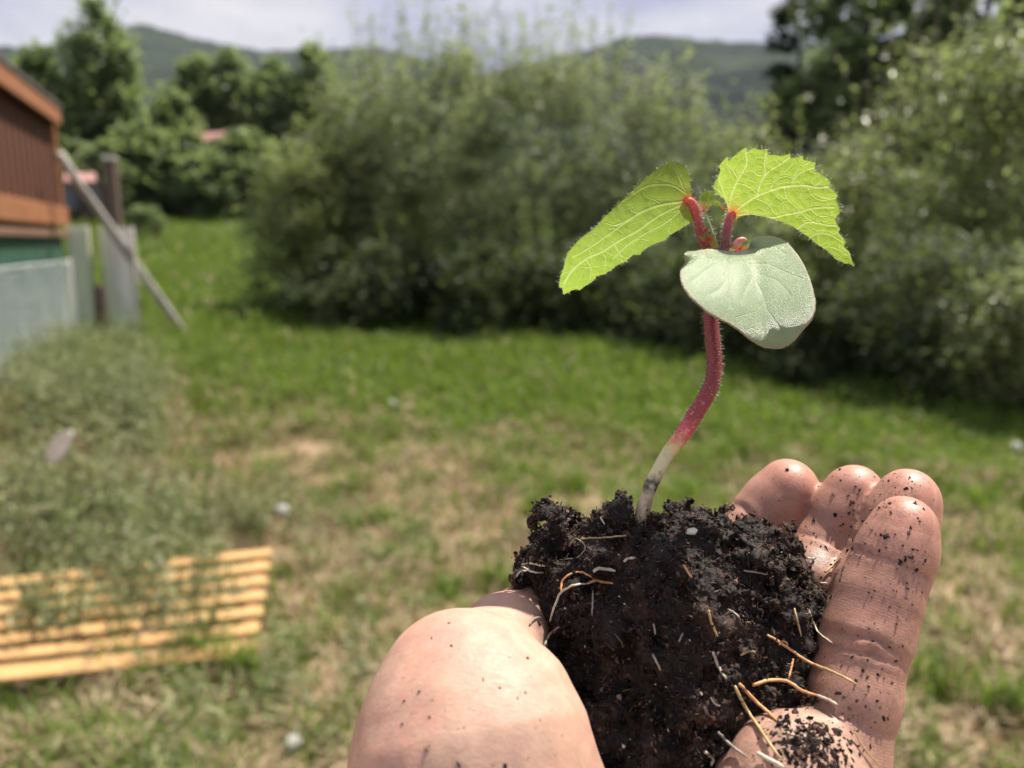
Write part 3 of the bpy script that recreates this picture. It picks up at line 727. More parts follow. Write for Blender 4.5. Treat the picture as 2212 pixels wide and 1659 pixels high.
pinky = Chain([(1950, 1142, .1665, 6.6), (1938, 1180, .1662, 7.35), (1925, 1222, .166, 7.7), (1902, 1290, .1645, 8.05), (1880, 1365, .163, 8.3), (1866, 1405, .162, 8.2), (1845, 1500, .160, 8.9), (1805, 1640, .158, 9.6), (1750, 1790, .158, 11)], 2)
ring = Chain([(1961, 1083, .1835, 7.5), (1946, 1120, .1835, 8.0), (1919, 1185, .183, 7.9), (1889, 1270, .181, 8.7), (1852, 1370, .179, 8.8), (1800, 1520, .174, 9.8), (1730, 1680, .174, 11.5)], 2)
middle = Chain([(1843, 1070, .1955, 7.45), (1826, 1110, .1955, 7.9), (1783, 1190, .195, 7.7), (1752, 1265, .190, 8.3), (1722, 1350, .191, 8.6), (1680, 1480, .192, 10), (1620, 1650, .190, 12)], 2)
index = Chain([(1703, 1060, .2035, 7.8), (1676, 1093, .2045, 8.3), (1640, 1133, .205, 8.1), (1603, 1180, .204, 8.6), (1570, 1250, .206, 9.0), (1535, 1370, .207, 10.0), (1500, 1520, .205, 12.0), (1480, 1650, .200, 13)], 2)
thumb = Chain([(1262, 1330, .192, 7.5), (1215, 1332, .187, 8.4), (1150, 1347, .181, 8.3), (1085, 1386, .169, 8.7), (996, 1472, .1525, 11.8)], 3)
thenar = Chain([(985, 1478, .1512, 11.8), (1008, 1530, .1500, 15.2), (1018, 1590, .148, 18.2), (1024, 1680, .147, 20.4), (1110, 1880, .152, 22.5), (1230, 2150, .158, 23)], 8)
hypo = Chain([(1722, 1668, .151, 10.5), (1700, 1740, .151, 14), (1640, 1900, .154, 19), (1500, 2150, .160, 22)], 6)
palm1 = Chain([(1500, 1560, .204, 12), (1420, 1800, .190, 15), (1300, 2100, .168, 20)], 8)
palm2 = Chain([(1720, 1680, .176, 12), (1600, 1850, .170, 16), (1450, 2120, .164, 20)], 8)
palm3 = Chain([(1620, 1620, .192, 12), (1520, 1850, .180, 16), (1380, 2120, .166, 22)], 8)
palm4 = Chain([(1150, 1600, .175, 12), (1330, 1640, .200, 12), (1500, 1640, .203, 12)], 8)
palm5 = Chain([(1130, 1800, .170, 18), (1400, 1800, .186, 16), (1640, 1800, .176, 16)], 8)
wrist = Chain([(1300, 2100, .165, 26), (1400, 2100, .165, 26), (1380, 2500, .155, 27), (1300, 3200, .140, 32), (1250, 3900, .125, 36)], 12)
fingers = [pinky, ring, middle, index]
palm = [thenar, hypo, palm1, palm2, palm3, palm4, palm5, wrist]
def hand_sdf(p):
    Fg = None
    for c in fingers:
        d = c.dist(p); Fg = d if Fg is None else smin(Fg, d, .0008)
    Pm = None
    for c in palm:
        d = c.dist(p); Pm = d if Pm is None else smin(Pm, d, .006)
    Pm = smin(Pm, thumb.dist(p), .0045)
    return smin(Fg, Pm, .005)
H = .0009
lo = np.array([-.062, -.150, .100]); hi = np.array([.114, .004, .240])
def grid_sdf(lo, hi, H):
    n = np.ceil((hi - lo) / H).astype(int) + 1
    ax = [(lo[i] + H * np.arange(n[i])).astype(np.float32) for i in range(3)]
    big = np.float32(.02)
    def group(chains, k):
        G = np.full(n, big, np.float32)
        for c in chains:
            a, b = c.box(.012)
            i0 = np.clip(((a - lo) / H).astype(int), 0, n - 1); i1 = np.clip(((b - lo) / H).astype(int) + 2, 1, n)
            if (i1 <= i0).any(): continue
            sl_ = tuple(slice(u, v) for u, v in zip(i0, i1))
            g = np.stack(np.meshgrid(*[ax[q][sl_[q]] for q in range(3)], indexing='ij'), -1)
            G[sl_] = smin(G[sl_], c.dist(g).astype(np.float32), k)
        return G
    A = group(fingers, .0008); B = group(palm, .006); B = smin(B, group([thumb], .001), .0045)
    return smin(A, B, .005), lo
G, o_ = grid_sdf(lo, hi, H)
# close the cut at the lower end so that the solid stays sealed
G[:, 0, :] = np.maximum(G[:, 0, :], H); G[:, :, 0] = np.maximum(G[:, :, 0], H)
V, Q = surface_nets(G, lo, H); del G
print('hand grid', len(V), time.time() - T0)
# relax onto the exact surface
def grad(fn, p, e=2e-4):
    g = np.stack([fn(p + np.eye(3)[k] * e) - fn(p - np.eye(3)[k] * e) for k in range(3)], -1) / (2 * e)
    return g / (np.linalg.norm(g, axis=1)[:, None] + 1e-9)
inn = V[:, 1] > lo[1] + 2 * H
N = grad(hand_sdf, V)
V[inn] -= (N * hand_sdf(V)[:, None])[inn]
# finger coordinates
npal = len(V); bestd = np.full(npal, 1e9); fs = np.zeros(npal); fid = np.zeros(npal); tip_w = np.zeros(npal); theta = np.zeros(npal)
disp = np.zeros(npal); crs = np.zeros(npal)
creases = {0: [(pinky.L[2], .55, .9), (pinky.L[5] - .0008, .5, .8), (pinky.L[5] + .0012, .45, .7), (pinky.L[6] + .004, .25, .9)], 1: [(ring.L[2], .5, .8), (ring.L[4], .4, .8)],
           2: [(middle.L[2], .5, .8), (middle.L[2] + .0016, .3, .6), (middle.L[4], .4, .8)], 3: [(index.L[2], .5, .8), (index.L[2] + .0014, .3, .6)], 4: [(thumb.L[2] + .002, .3, .9)]}
wob = vnoise(V, 260, 3) * .0007 + vnoise(V, 90, 4) * .0009
for f_, c in enumerate(fingers + [thumb]):
    d, s_, sg = c.param(V); k = d < bestd
    k &= d < .003
    bestd = np.where(k, d, bestd); fs = np.where(k, s_, fs); fid = np.where(k, f_ + 1, fid)
    ax_ = c.p[np.minimum(sg + 1, len(c.p) - 1)] - c.p[sg]; ax_ /= np.linalg.norm(ax_, axis=1)[:, None]
    rel = V - c.p[sg]; rel = rel - ax_ * (rel * ax_).sum(1)[:, None]
    e1 = np.cross(ax_, np.array([0, 0, 1.0])); e1 /= np.linalg.norm(e1, axis=1)[:, None]; e2 = np.cross(ax_, e1)
    th = np.arctan2((rel * e2).sum(1), (rel * e1).sum(1)); theta = np.where(k, th, theta)
    tip_w = np.where(k, np.exp(-s_ / .010), tip_w)
    dd = np.zeros(npal); pw = np.clip(.05 + 1.0 * (N @ np.array([-.5, .15, -.85])), 0, 1)
    for (s0, dep, wd_) in creases[f_]:
        dd -= pw * mm(dep * 1.8) * np.exp(-((s_ + wob - s0) / mm(wd_)) ** 2)
        dd += pw * mm(dep) * .5 * np.exp(-((s_ + wob - s0) / mm(wd_ * 3)) ** 2)
    disp = np.where(k, dd, disp); crs = np.where(k, np.clip(-dd / .0008, 0, 1), crs)
# soft unevenness of flesh, tendon and knuckle forms
disp += vnoise(V, 55, 11) * .0008 + vnoise(V, 130, 12) * .00022
disp += np.where(fid == 0, vnoise(V * [1, .35, 1], 420, 13) * .00010, 0)
Vh = V + N * disp[:, None]
skin = M('hand_skin'); oc = skin.coord()
fu = skin.attr('fuv', 'Vector'); ft = skin.attr('finger_tip'); isf = skin.attr('is_finger'); dirt = skin.attr('dirt')
nA = skin.noise(oc, 60, 4, .6); nB = skin.noise(oc, 320, 3, .6); nC = skin.noise(oc, 1500, 3, .6)
base = skin.ramp(nA, [(.30, (.42, .235, .18)), (.5, (.49, .285, .21)), (.72, (.55, .35, .26))])
base = skin.mix(skin.math('MULTIPLY', skin.rng(nB, .45, .7), .5), base, (.54, .24, .18))
nD = skin.noise(oc, 38, 3, .55); base = skin.mix(skin.math('MULTIPLY', skin.rng(nD, .5, .68), .5), base, (.42, .31, .225))
base = skin.mix(skin.math('MULTIPLY', isf, .62), base, skin.ramp(nA, [(.3, (.33, .155, .11)), (.7, (.43, .22, .16))]))  # fingers redder, and darkened in colour for their shade beside the lit thumb
base = skin.mix(skin.math('MULTIPLY', ft, .35), base, (.50, .20, .145))
# creased lines run across the fingers; whorls on the pads
ln = skin.noise(skin.vmul(fu, (1900, 420, 1)), 1.0, 5, .7, 1.2)
wv = skin.n('ShaderNodeTexWave', wave_type='BANDS', bands_direction='X'); skin.set(wv.inputs['Vector'], skin.vmul(fu, (1, .12, 1))); skin.set(wv.inputs['Scale'], 560); skin.set(wv.inputs['Distortion'], 3.0); skin.set(wv.inputs['Detail'], 2); skin.set(wv.inputs['Detail Scale'], 1.2)
vz = skin.voro(skin.vmul(oc, (1, .7, 1)), 1500, 'DISTANCE_TO_EDGE')
wr = skin.noise(skin.vmul(oc, (260, 900, 260)), 1.0, 4, .6, 1.5)
hgt = skin.math('ADD', skin.math('MULTIPLY', isf, skin.math('ADD', skin.math('MULTIPLY', ln, .22), skin.math('MULTIPLY', wv.outputs[1], .07))), skin.math('ADD', skin.math('MULTIPLY', skin.rng(vz, 0, .25), .07), skin.math('ADD', skin.math('MULTIPLY', nC, .35), skin.math('MULTIPLY', skin.math('SUBTRACT', 1.0, isf), skin.math('MULTIPLY', wr, .8)))))
# ingrained soil
dn = skin.noise(oc, 260, 5, .7); dm = skin.noise(oc, 1300, 4, .7)
stain = skin.math('MULTIPLY', dirt, skin.rng(skin.math('ADD', dn, skin.math('MULTIPLY', dm, .45)), .62, .88), True)
line_d = skin.math('MULTIPLY', skin.math('MULTIPLY', dirt, isf), skin.rng(ln, .56, .38))
stain = skin.math('MAXIMUM', skin.math('MULTIPLY', stain, .6), skin.math('MULTIPLY', line_d, .40))
base = skin.mix(skin.math('MULTIPLY', skin.attr('crease'), .7), base, (.26, .095, .065)); colr = skin.mix(stain, base, (.10, .06, .042))  # creases redder, with shade painted in so the folds read deeper
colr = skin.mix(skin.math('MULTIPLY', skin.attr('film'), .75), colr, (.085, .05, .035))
spk = skin.rng(skin.noise(oc, 750, 2, .6), .70, .76); colr = skin.mix(skin.math('MULTIPLY', spk, skin.math('ADD', .25, skin.math('MULTIPLY', dirt, .6))), colr, (.09, .05, .035))
skin_m = skin.done(skin.bsdf(colr, skin.math('SUBTRACT', skin.rng(nC, .3, .7, .48, .64), skin.math('MULTIPLY', isf, .08)), .4, skin.bump(hgt, .34, .0005), Subsurface_Weight=.22, Subsurface_Radius=(1.0, .35, .18), Subsurface_Scale=.0022))
HC = P(1420, 1600, .178)
me = mesh_np('hand', to_world(Vh) - HC, [Q], skin_m)
attr(me, 'fuv', np.stack([fs, theta * .008, fid], 1), 'FLOAT_VECTOR')
isfin = np.clip((.0025 - bestd) / .002, 0, 1) * ((fid >= 1) & (fid <= 4))
attr(me, 'is_finger', isfin); attr(me, 'finger_tip', tip_w)
# dirt lies thickest on the little and ring finger and round the soil
pxv = Vh[:, 0] / Vh[:, 2] * F + 1106; pyv = 829.5 - Vh[:, 1] / Vh[:, 2] * F
dirtv = np.where(fid == 1, .85, np.where(fid == 2, .9, np.where(fid == 3, .55, np.where(fid == 4, .5, .32))))
dirtv = np.where((fid == 0) & (pxv > 1560), .9, dirtv)
attr(me, 'dirt', dirtv); attr(me, 'crease', crs)
hand = tag(obj('hand', me, None, HC), 'open left hand smeared with soil, fingers cupped round a root ball', 'hand')
handV = to_world(Vh); hand_bvh = BVHTree.FromPolygons([Vector(v) for v in handV], [tuple(int(x) for x in q) for q in Q])
print('hand', time.time() - T0)

# ================================================================== SOIL CLUMP
ell = [ # px, py, d, rx px, ry px, rz mm
 (1450, 1330, .180, 285, 200, 24), (1520, 1500, .176, 245, 230, 22), (1420, 1560, .176, 215, 250, 24), (1500, 1700, .168, 230, 190, 20),
 (1198, 1190, .182, 66, 76, 9), (1318, 1170, .183, 56, 74, 9), (1250, 1290, .178, 120, 110, 13), (1440, 1175, .190, 80, 55, 9), (1500, 1190, .188, 110, 72, 13),
 (1625, 1215, .186, 88, 84, 12), (1690, 1310, .182, 70, 110, 12), (1300, 1560, .158, 70, 62, 7), (1355, 1640, .160, 90, 90, 9), (1660, 1590, .166, 130, 90, 12),
 (1230, 1440, .174, 70, 110, 10), (1180, 1250, .178, 60, 45, 7)]
def soil_sdf(p):
    D = None
    for (px, py, d, rx, ry, rz) in ell:
        c = cam_pt(px, py, d); r3 = np.array([rx / F * d, ry / F * d, mm(rz)])
        q = (p - c) / r3; l = np.linalg.norm(q, axis=-1); dd = (l - 1) * r3.min()
        D = dd if D is None else smin(D, dd, .0025)
    nz = vnoise(p, 150, 1) * .0030 + vnoise(p, 330, 2) * .0024 + np.abs(vnoise(p, 700, 3)) * .0016 + vnoise(p, 1250, 4) * .0010
    return D + nz - .0006
HS = .00045
slo = np.array([.000, -.098, .145]); shi = np.array([.075, -.024, .208])
n = np.ceil((shi - slo) / HS).astype(int)
axs = [slo[i] + HS * np.arange(n[i]) for i in range(3)]
G = np.empty(n, np.float32)
for i in range(0, n[0], 24):
    g = np.stack(np.meshgrid(axs[0][i:i + 24], axs[1], axs[2], indexing='ij'), -1).astype(np.float32); G[i:i + 24] = soil_sdf(g)
G[0] = G[-1] = HS; G[:, 0] = G[:, -1] = HS; G[:, :, 0] = G[:, :, -1] = HS
SV, SQ = surface_nets(G, slo, HS); del G
print('soil', len(SV), time.time() - T0)
soilm = M('black_potting_soil'); oc = soilm.coord(); r_ = rand_island(soilm)
na = soilm.noise(oc, 130, 4, .6); nb_ = soilm.noise(oc, 1400, 4, .7)
cs_ = soilm.mix(soilm.rng(na, .50, .68), soilm.ramp(nb_, [(.3, (.006, .0042, .0034)), (.7, (.018, .012, .010))]), soilm.ramp(nb_, [(.3, (.028, .014, .009)), (.55, (.065, .034, .022)), (.75, (.12, .072, .048))]))
soil_m = soilm.done(soilm.bsdf(cs_, soilm.rng(nb_, .35, .65, .8, .5), .25, soilm.bump(nb_, .7, .0006)))
crm = M('soil_crumbs_dark'); r_ = rand_island(crm); nb_ = crm.noise(crm.coord(), 2200, 3, .6); na = crm.noise(crm.coord(), 120, 3, .6)
ck = crm.ramp(r_, [(0, (.006, .0042, .0035)), (.55, (.016, .010, .0075)), (.8, (.05, .025, .016)), (.96, (.09, .05, .033)), (1, (.22, .16, .12))])
ck = crm.mix(crm.math('MULTIPLY', crm.rng(na, .54, .70), .55), ck, crm.ramp(r_, [(0, (.03, .016, .011)), (.6, (.085, .045, .03)), (1, (.24, .16, .11))]))
crumb_m = crm.done(crm.bsdf(ck, .65, .18, crm.bump(nb_, .5, .0004)))
SC = P(1450, 1450, .178)
clump = tag(empty('soil_clump', SC), 'crumbly black clump of potting soil held in the open hand', 'soil')
soilW = to_world(SV)
o = obj('soil_body', mesh_np('soil_body', soilW - SC, [SQ], soil_m, False), clump)
soil_bvh = BVHTree.FromPolygons([Vector(v) for v in soilW], [tuple(int(x) for x in q) for q in SQ])
dv_ = np.array([(soil_bvh.find_nearest(Vector(v), .02)[3] or .02) if (u[2] < .215 and u[1] > -.12) else .02 for v, u in zip(handV, Vh)])
pn = vnoise(Vh, 300, 41) * .5 + .5
dirt2 = np.clip(np.maximum(dirtv, 1.3 * np.exp(-dv_ / .0035) * (.5 + pn)), 0, 1.2)
hand.data.attributes['dirt'].data.foreach_set('value', dirt2.astype(np.float32))
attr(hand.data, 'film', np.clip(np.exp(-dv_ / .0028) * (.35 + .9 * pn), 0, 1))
print('soil bvh', time.time() - T0)
ico = bmesh.new(); bmesh.ops.create_icosphere(ico, subdivisions=1, radius=1)
IV = np.array([v.co[:] for v in ico.verts]); IT = np.array([[v.index for v in f.verts] for f in ico.faces]); ico.free()
def crumbs(C, size, seed, flat=1.0):
    r = np.random.RandomState(seed); n = len(C); sz = np.asarray(size)
    jit = 1 + r.randn(n, len(IV), 1) * .28
    axs_ = sz[:, None, None] * (.35 + 1.35 * r.rand(n, 1, 3) ** 1.5)
    a = r.randn(n, 4); a /= np.linalg.norm(a, axis=1)[:, None]; w, x, y, z = a.T
    Rm = np.stack([1 - 2 * (y * y + z * z), 2 * (x * y - z * w), 2 * (x * z + y * w), 2 * (x * y + z * w), 1 - 2 * (x * x + z * z), 2 * (y * z - x * w), 2 * (x * z - y * w), 2 * (y * z + x * w), 1 - 2 * (x * x + y * y)], -1).reshape(n, 3, 3)
    V = (IV[None] * jit * axs_) @ Rm.transpose(0, 2, 1) + C[:, None]
    return V.reshape(-1, 3), (np.arange(n)[:, None, None] * len(IV) + IT[None]).reshape(-1, 3)
r = np.random.RandomState(12)
k = r.randint(0, len(soilW), 42000); C = soilW[k] + r.randn(len(k), 3) * .00035
sz = .00010 + .00045 * r.rand(len(k)) ** 3.5
V, t = crumbs(C - SC, sz, 5)
tag(obj('soil_crumbs', mesh_np('soil_crumbs', V, [t], crumb_m, False), clump), kind='stuff')
# plant fibres in the soil
fm = M('peat_fibre'); r_ = rand_island(fm); fibre_m = fm.done(fm.bsdf(fm.ramp(r_, [(0, (.02, .013, .01)), (.6, (.07, .038, .025)), (.9, (.16, .09, .06)), (1, (.34, .26, .18))]), .6, .35))
fb = MB(); snrm = None
k = r.randint(0, len(soilW), 9000)
for kk in k:
    c = soilW[kk] - SC; d = r.randn(3); d /= np.linalg.norm(d); d2 = r.randn(3) * .5; L_ = .0006 + .0026 * r.rand() ** 2
    pts_ = np.array([c - d * L_ * .5, c + d2 * L_ * .2, c + d * L_ * .5]); fb.tube(pts_, [.00006, .00009, .00004], 3)
tag(obj('peat_fibres', fb.mesh('peat_fibres', fibre_m, True), clump), kind='stuff')
def hit(px, py, both=True):
    v = ray(px, py); v = Vector(v / np.linalg.norm(v)); best = None
    for bv in ((soil_bvh, hand_bvh) if both else (hand_bvh,)):
        q = bv.ray_cast(Vector(CAM), v, 1.0)
        if q[0] is not None and (best is None or q[3] < best[1]): best = (q[0], q[3], q[1])
    return best

# crumbs clinging to the skin
spots = []
def scatter(poly, nn, seed):
    r = np.random.RandomState(seed); poly = np.array(poly, float); a, b = poly.min(0), poly.max(0); c = 0
    while c < nn:
        p = a + (b - a) * r.rand(2)
        ins = False; m_ = len(poly)
        for q in range(m_):
            x1, y1 = poly[q]; x2, y2 = poly[q - 1]
            if (y1 > p[1]) != (y2 > p[1]) and p[0] < (x2 - x1) * (p[1] - y1) / (y2 - y1) + x1: ins = not ins
        if not ins: continue
        c += 1; h_ = hit(p[0], p[1], False)
        if h_: spots.append((np.array(h_[0]), np.array(h_[2])))
scatter([(1900, 1080), (2020, 1080), (2010, 1220), (1960, 1400), (1900, 1640), (1790, 1640), (1770, 1450), (1840, 1230)], 330, 1)
scatter([(1890, 1020), (2030, 1030), (1880, 1120), (1800, 1300), (1760, 1400), (1780, 1250)], 180, 2)
scatter([(1780, 1010), (1910, 1000), (1860, 1110), (1790, 1190), (1700, 1190)], 90, 3)
scatter([(1620, 1050), (1720, 990), (1780, 1030), (1740, 1110), (1640, 1130)], 26, 4)
scatter([(1640, 1580), (1700, 1545), (1780, 1560), (1850, 1659), (1620, 1659)], 230, 5)
scatter([(880, 1380), (1000, 1330), (1140, 1400), (1220, 1560), (1240, 1659), (820, 1659)], 70, 6)
scatter([(1700, 1180), (1800, 1180), (1790, 1320), (1740, 1320)], 60, 7)
scatter([(1960, 1180), (2010, 1190), (2000, 1240), (1930, 1230)], 45, 8)
scatter([(1900, 1010), (1920, 990), (1860, 990), (1880, 1005)], 14, 9)
C = np.array([s_[0] for s_ in spots]); Nn = np.array([s_[1] for s_ in spots])
r = np.random.RandomState(4); sz = .00009 + .00048 * r.rand(len(C)) ** 4.5
V, t = crumbs(C + Nn * (sz * .3)[:, None] - HC, sz, 8)
tag(obj('clinging_crumbs', mesh_np('clinging_crumbs', V, [t], crumb_m, False), hand), kind='stuff')
# loose soil on the palm pad at lower right
cl = []
r = np.random.RandomState(14)
for k in range(2000):
    a = r.randn(2) * 1.1; p = (1750 + a[0] * 38 + r.randn() * 12, 1606 + a[1] * 26 + a[0] * 16)
    h_ = hit(p[0], p[1]); 
    if h_: cl.append(np.array(h_[0]) + np.array(h_[2]) * .0006 * abs(r.randn()))
for k in range(320):
    p = (1728 + r.randn() * 24, 1268 + r.randn() * 38); h_ = hit(*p)
    if h_: cl.append(np.array(h_[0]) + np.array(h_[2]) * .0005)
C = np.array(cl); V, t = crumbs(C - SC, .00014 + .00055 * r.rand(len(C)) ** 2.2, 9)
tag(obj('loose_soil', mesh_np('loose_soil', V, [t], crumb_m, False), clump), kind='stuff')

# ================================================================== SEEDLING
SDC = P(1375, 1180, .180)
sd = tag(empty('seedling', SDC), 'young hairy seedling with red stem and two backlit green leaves', 'seedling')
def c4(pts): a = np.array(pts, float); return np.stack([1150.2 + a[:, 0] * .3626, 283.1 + a[:, 1] * .3626], 1)
def c5(pts): a = np.array(pts, float); return np.stack([1017.5 + a[:, 0] * .4934, 840.6 + a[:, 1] * .4934], 1)

# --- stem
st_px = np.array([(1552, 540, .184), (1548, 590, .183), (1540, 640, .182), (1536, 690, .181), (1540, 738, .180), (1543, 790, .1795), (1538, 830, .179), (1521, 864, .179), (1503, 893, .179), (1484, 925, .179), (1462, 955, .179), (1443, 980, .179), (1425, 1010, .179), (1409, 1042, .179), (1397, 1076, .1795), (1388, 1108, .180), (1382, 1140, .1805), (1376, 1172, .181), (1372, 1205, .183)])
sp3 = smooth_path(cam_pt(st_px[:, 0], st_px[:, 1], st_px[:, 2]), 120)
rr = np.interp(np.linspace(0, 1, 120), np.linspace(0, 1, 19), np.array([15, 15, 16, 17, 16.5, 16, 16.5, 17, 17.5, 18, 17.5, 16.5, 15.5, 14.5, 15, 15.5, 15, 13.5, 12])) / F * .18
tt = np.linspace(0, 1, 120); lowp = np.clip((tt - .62) * 6, 0, 1)
rr = rr * (1 + lowp * .06 * np.sin(tt * 95) * np.sin(tt * 37))
V, q, t = tube(to_world(sp3), rr, 14)
nn = vnoise(V * 1.0, 900, 2) * .00006 + vnoise(V, 400, 6) * .00014 * np.r_[np.repeat(lowp, 14), 0, 0]; cen = np.r_[np.repeat(to_world(sp3), 14, axis=0), to_world(sp3)[[0, -1]]]
dv = V - cen; V = V + dv / (np.linalg.norm(dv, axis=1)[:, None] + 1e-9) * nn[:, None]
stm = M('red_hairy_stem'); ta = stm.attr('along'); oc = stm.coord(); nz = stm.noise(oc, 900, 4, .7); nz2 = stm.noise(oc, 260, 3, .6)
tj = stm.math('ADD', ta, stm.math('MULTIPLY', stm.math('SUBTRACT', stm.math('ADD', stm.math('MULTIPLY', nz, .5), stm.math('MULTIPLY', nz2, .5)), .5), .16))
c = stm.ramp(tj, [(0, (.16, .028, .030)), (.42, (.20, .028, .032)), (.52, (.27, .035, .042)), (.585, (.55, .10, .11)), (.63, (.60, .46, .20)), (.67, (.58, .55, .33)), (.80, (.54, .46, .29)), (.88, (.47, .36, .24)), (1, (.36, .26, .18))])
dirt_ = stm.math('MULTIPLY', stm.rng(ta, .62, .72), stm.rng(nz2, .50, .66)); c = stm.mix(stm.math('MULTIPLY', dirt_, .75), c, (.13, .085, .06))
band = stm.math('MULTIPLY', stm.math('MULTIPLY', stm.rng(ta, .73, .755), stm.rng(ta, .80, .775)), stm.rng(nz2, .35, .5)); c = stm.mix(band, c, (.05, .055, .05))
c = stm.mix(stm.math('MULTIPLY', stm.math('MULTIPLY', stm.rng(nz, .58, .66), stm.rng(ta, .45, .56)), stm.rng(ta, .63, .60)), c, (.85, .45, .45))
stem_m = stm.done(stm.bsdf(c, .42, .5, stm.bump(nz, .35, .0003), Subsurface_Weight=.25, Subsurface_Radius=(1, .3, .25), Subsurface_Scale=.0012))
me = mesh_np('stem', V - SDC, [q, t], stem_m); attr(me, 'along', np.r_[np.repeat(tt, 14), 0, 1])
stem_o = obj('stem', me, sd)

# --- leaf sheet from an outline with its own depth, bend and vein relief
def in_poly(P2, poly):
    x, y = P2[:, 0], P2[:, 1]; ins = np.zeros(len(P2), bool)
    for q in range(len(poly)):
        x1, y1 = poly[q]; x2, y2 = poly[q - 1]
        if y1 == y2: continue
        c = ((y1 > y) != (y2 > y)) & (x < (x2 - x1) * (y - y1) / (y2 - y1) + x1); ins ^= c
    return ins
def seg_dist(P2, line):
    d = np.full(len(P2), 1e9)
    for a, b in zip(line[:-1], line[1:]):
        ab = b - a; t = np.clip(((P2 - a) @ ab) / (ab @ ab + 1e-9), 0, 1); d = np.minimum(d, np.linalg.norm(P2 - a - t[:, None] * ab, axis=1))
    return d
def densify(poly, step, closed=True):
    out = []
    n = len(poly)
    for k in range(n if closed else n - 1):
        a, b = poly[k], poly[(k + 1) % n]; m_ = max(1, int(np.linalg.norm(b - a) / step))
        for u in range(m_): out.append(a + (b - a) * u / m_)
    if not closed: out.append(poly[-1])
    return np.array(out)
def leaf_sheet(name, outline, veins, depth_fn, mat, parent, step=3.2, relief=.00035, jag=0, seed=0, thick=None, puff=0.0):
    pl = densify(outline, step)
    r = np.random.RandomState(seed)
    if jag: pl = pl + r.randn(len(pl), 2) * jag
    lo_, hi_ = pl.min(0), pl.max(0)
    gx, gy = np.meshgrid(np.arange(lo_[0], hi_[0], step), np.arange(lo_[1], hi_[1], step * .87)); gx = gx + (np.arange(gx.shape[0]) % 2)[:, None] * step * .5
    g = np.stack([gx.ravel(), gy.ravel()], 1); g = g[in_poly(g, pl)]
    ed = seg_dist(g, np.vstack([pl, pl[:1]])); g = g[ed > step * .55]
    pts = np.vstack([pl, g]); n = len(pl)
    res = delaunay_2d_cdt([Vector(p) for p in pts], [(i, (i + 1) % n) for i in range(n)], [list(range(n))], 1, 1e-4)
    P2 = np.array([v[:] for v in res[0]]); faces = np.array([f for f in res[2] if len(f) == 3])
    vm = np.full(len(P2), 1e9); vw = np.zeros(len(P2))
    for (w, line) in veins:
        ln_ = smooth_path(np.asarray(line), max(8, 4 * len(line))); d = seg_dist(P2, ln_)
        w = w * .52; vw = np.maximum(vw, np.clip(1 - d / w, 0, 1)); vm = np.minimum(vm, d / (w + 2))
    edge = seg_dist(P2, np.vstack([pl, pl[:1]]))
    d = depth_fn(P2)
    # blade swells between the veins
    d = d - relief * (1 - np.exp(-vm / 2.2)) + vnoise(np.c_[P2, 0 * P2[:, 0]], .03, seed) * relief * .5
    W3 = to_world(cam_pt(P2[:, 0], P2[:, 1], d))
    # consistent winding towards the camera
    a = P2[faces[:, 1]] - P2[faces[:, 0]]; b = P2[faces[:, 2]] - P2[faces[:, 0]]; cr_ = a[:, 0] * b[:, 1] - a[:, 1] * b[:, 0]
    faces[cr_ > 0] = faces[cr_ > 0][:, ::-1]
    me = mesh_np(name, W3 - SDC, [faces], mat)
    attr(me, 'vein', vw); attr(me, 'rim', np.exp(-edge / 6.0)); attr(me, 'flat', np.c_[P2 / 100.0, 0 * vw], 'FLOAT_VECTOR')
    attr(me, 'base', np.exp(-np.linalg.norm(P2 - np.asarray(veins[0][1][0]), axis=1) / 14.0))
    o = obj(name, me, parent)
    if thick:
        md = o.modifiers.new('thick', 'SOLIDIFY'); md.thickness = thick; md.offset = -1
    return o, pl, depth_fn, W3
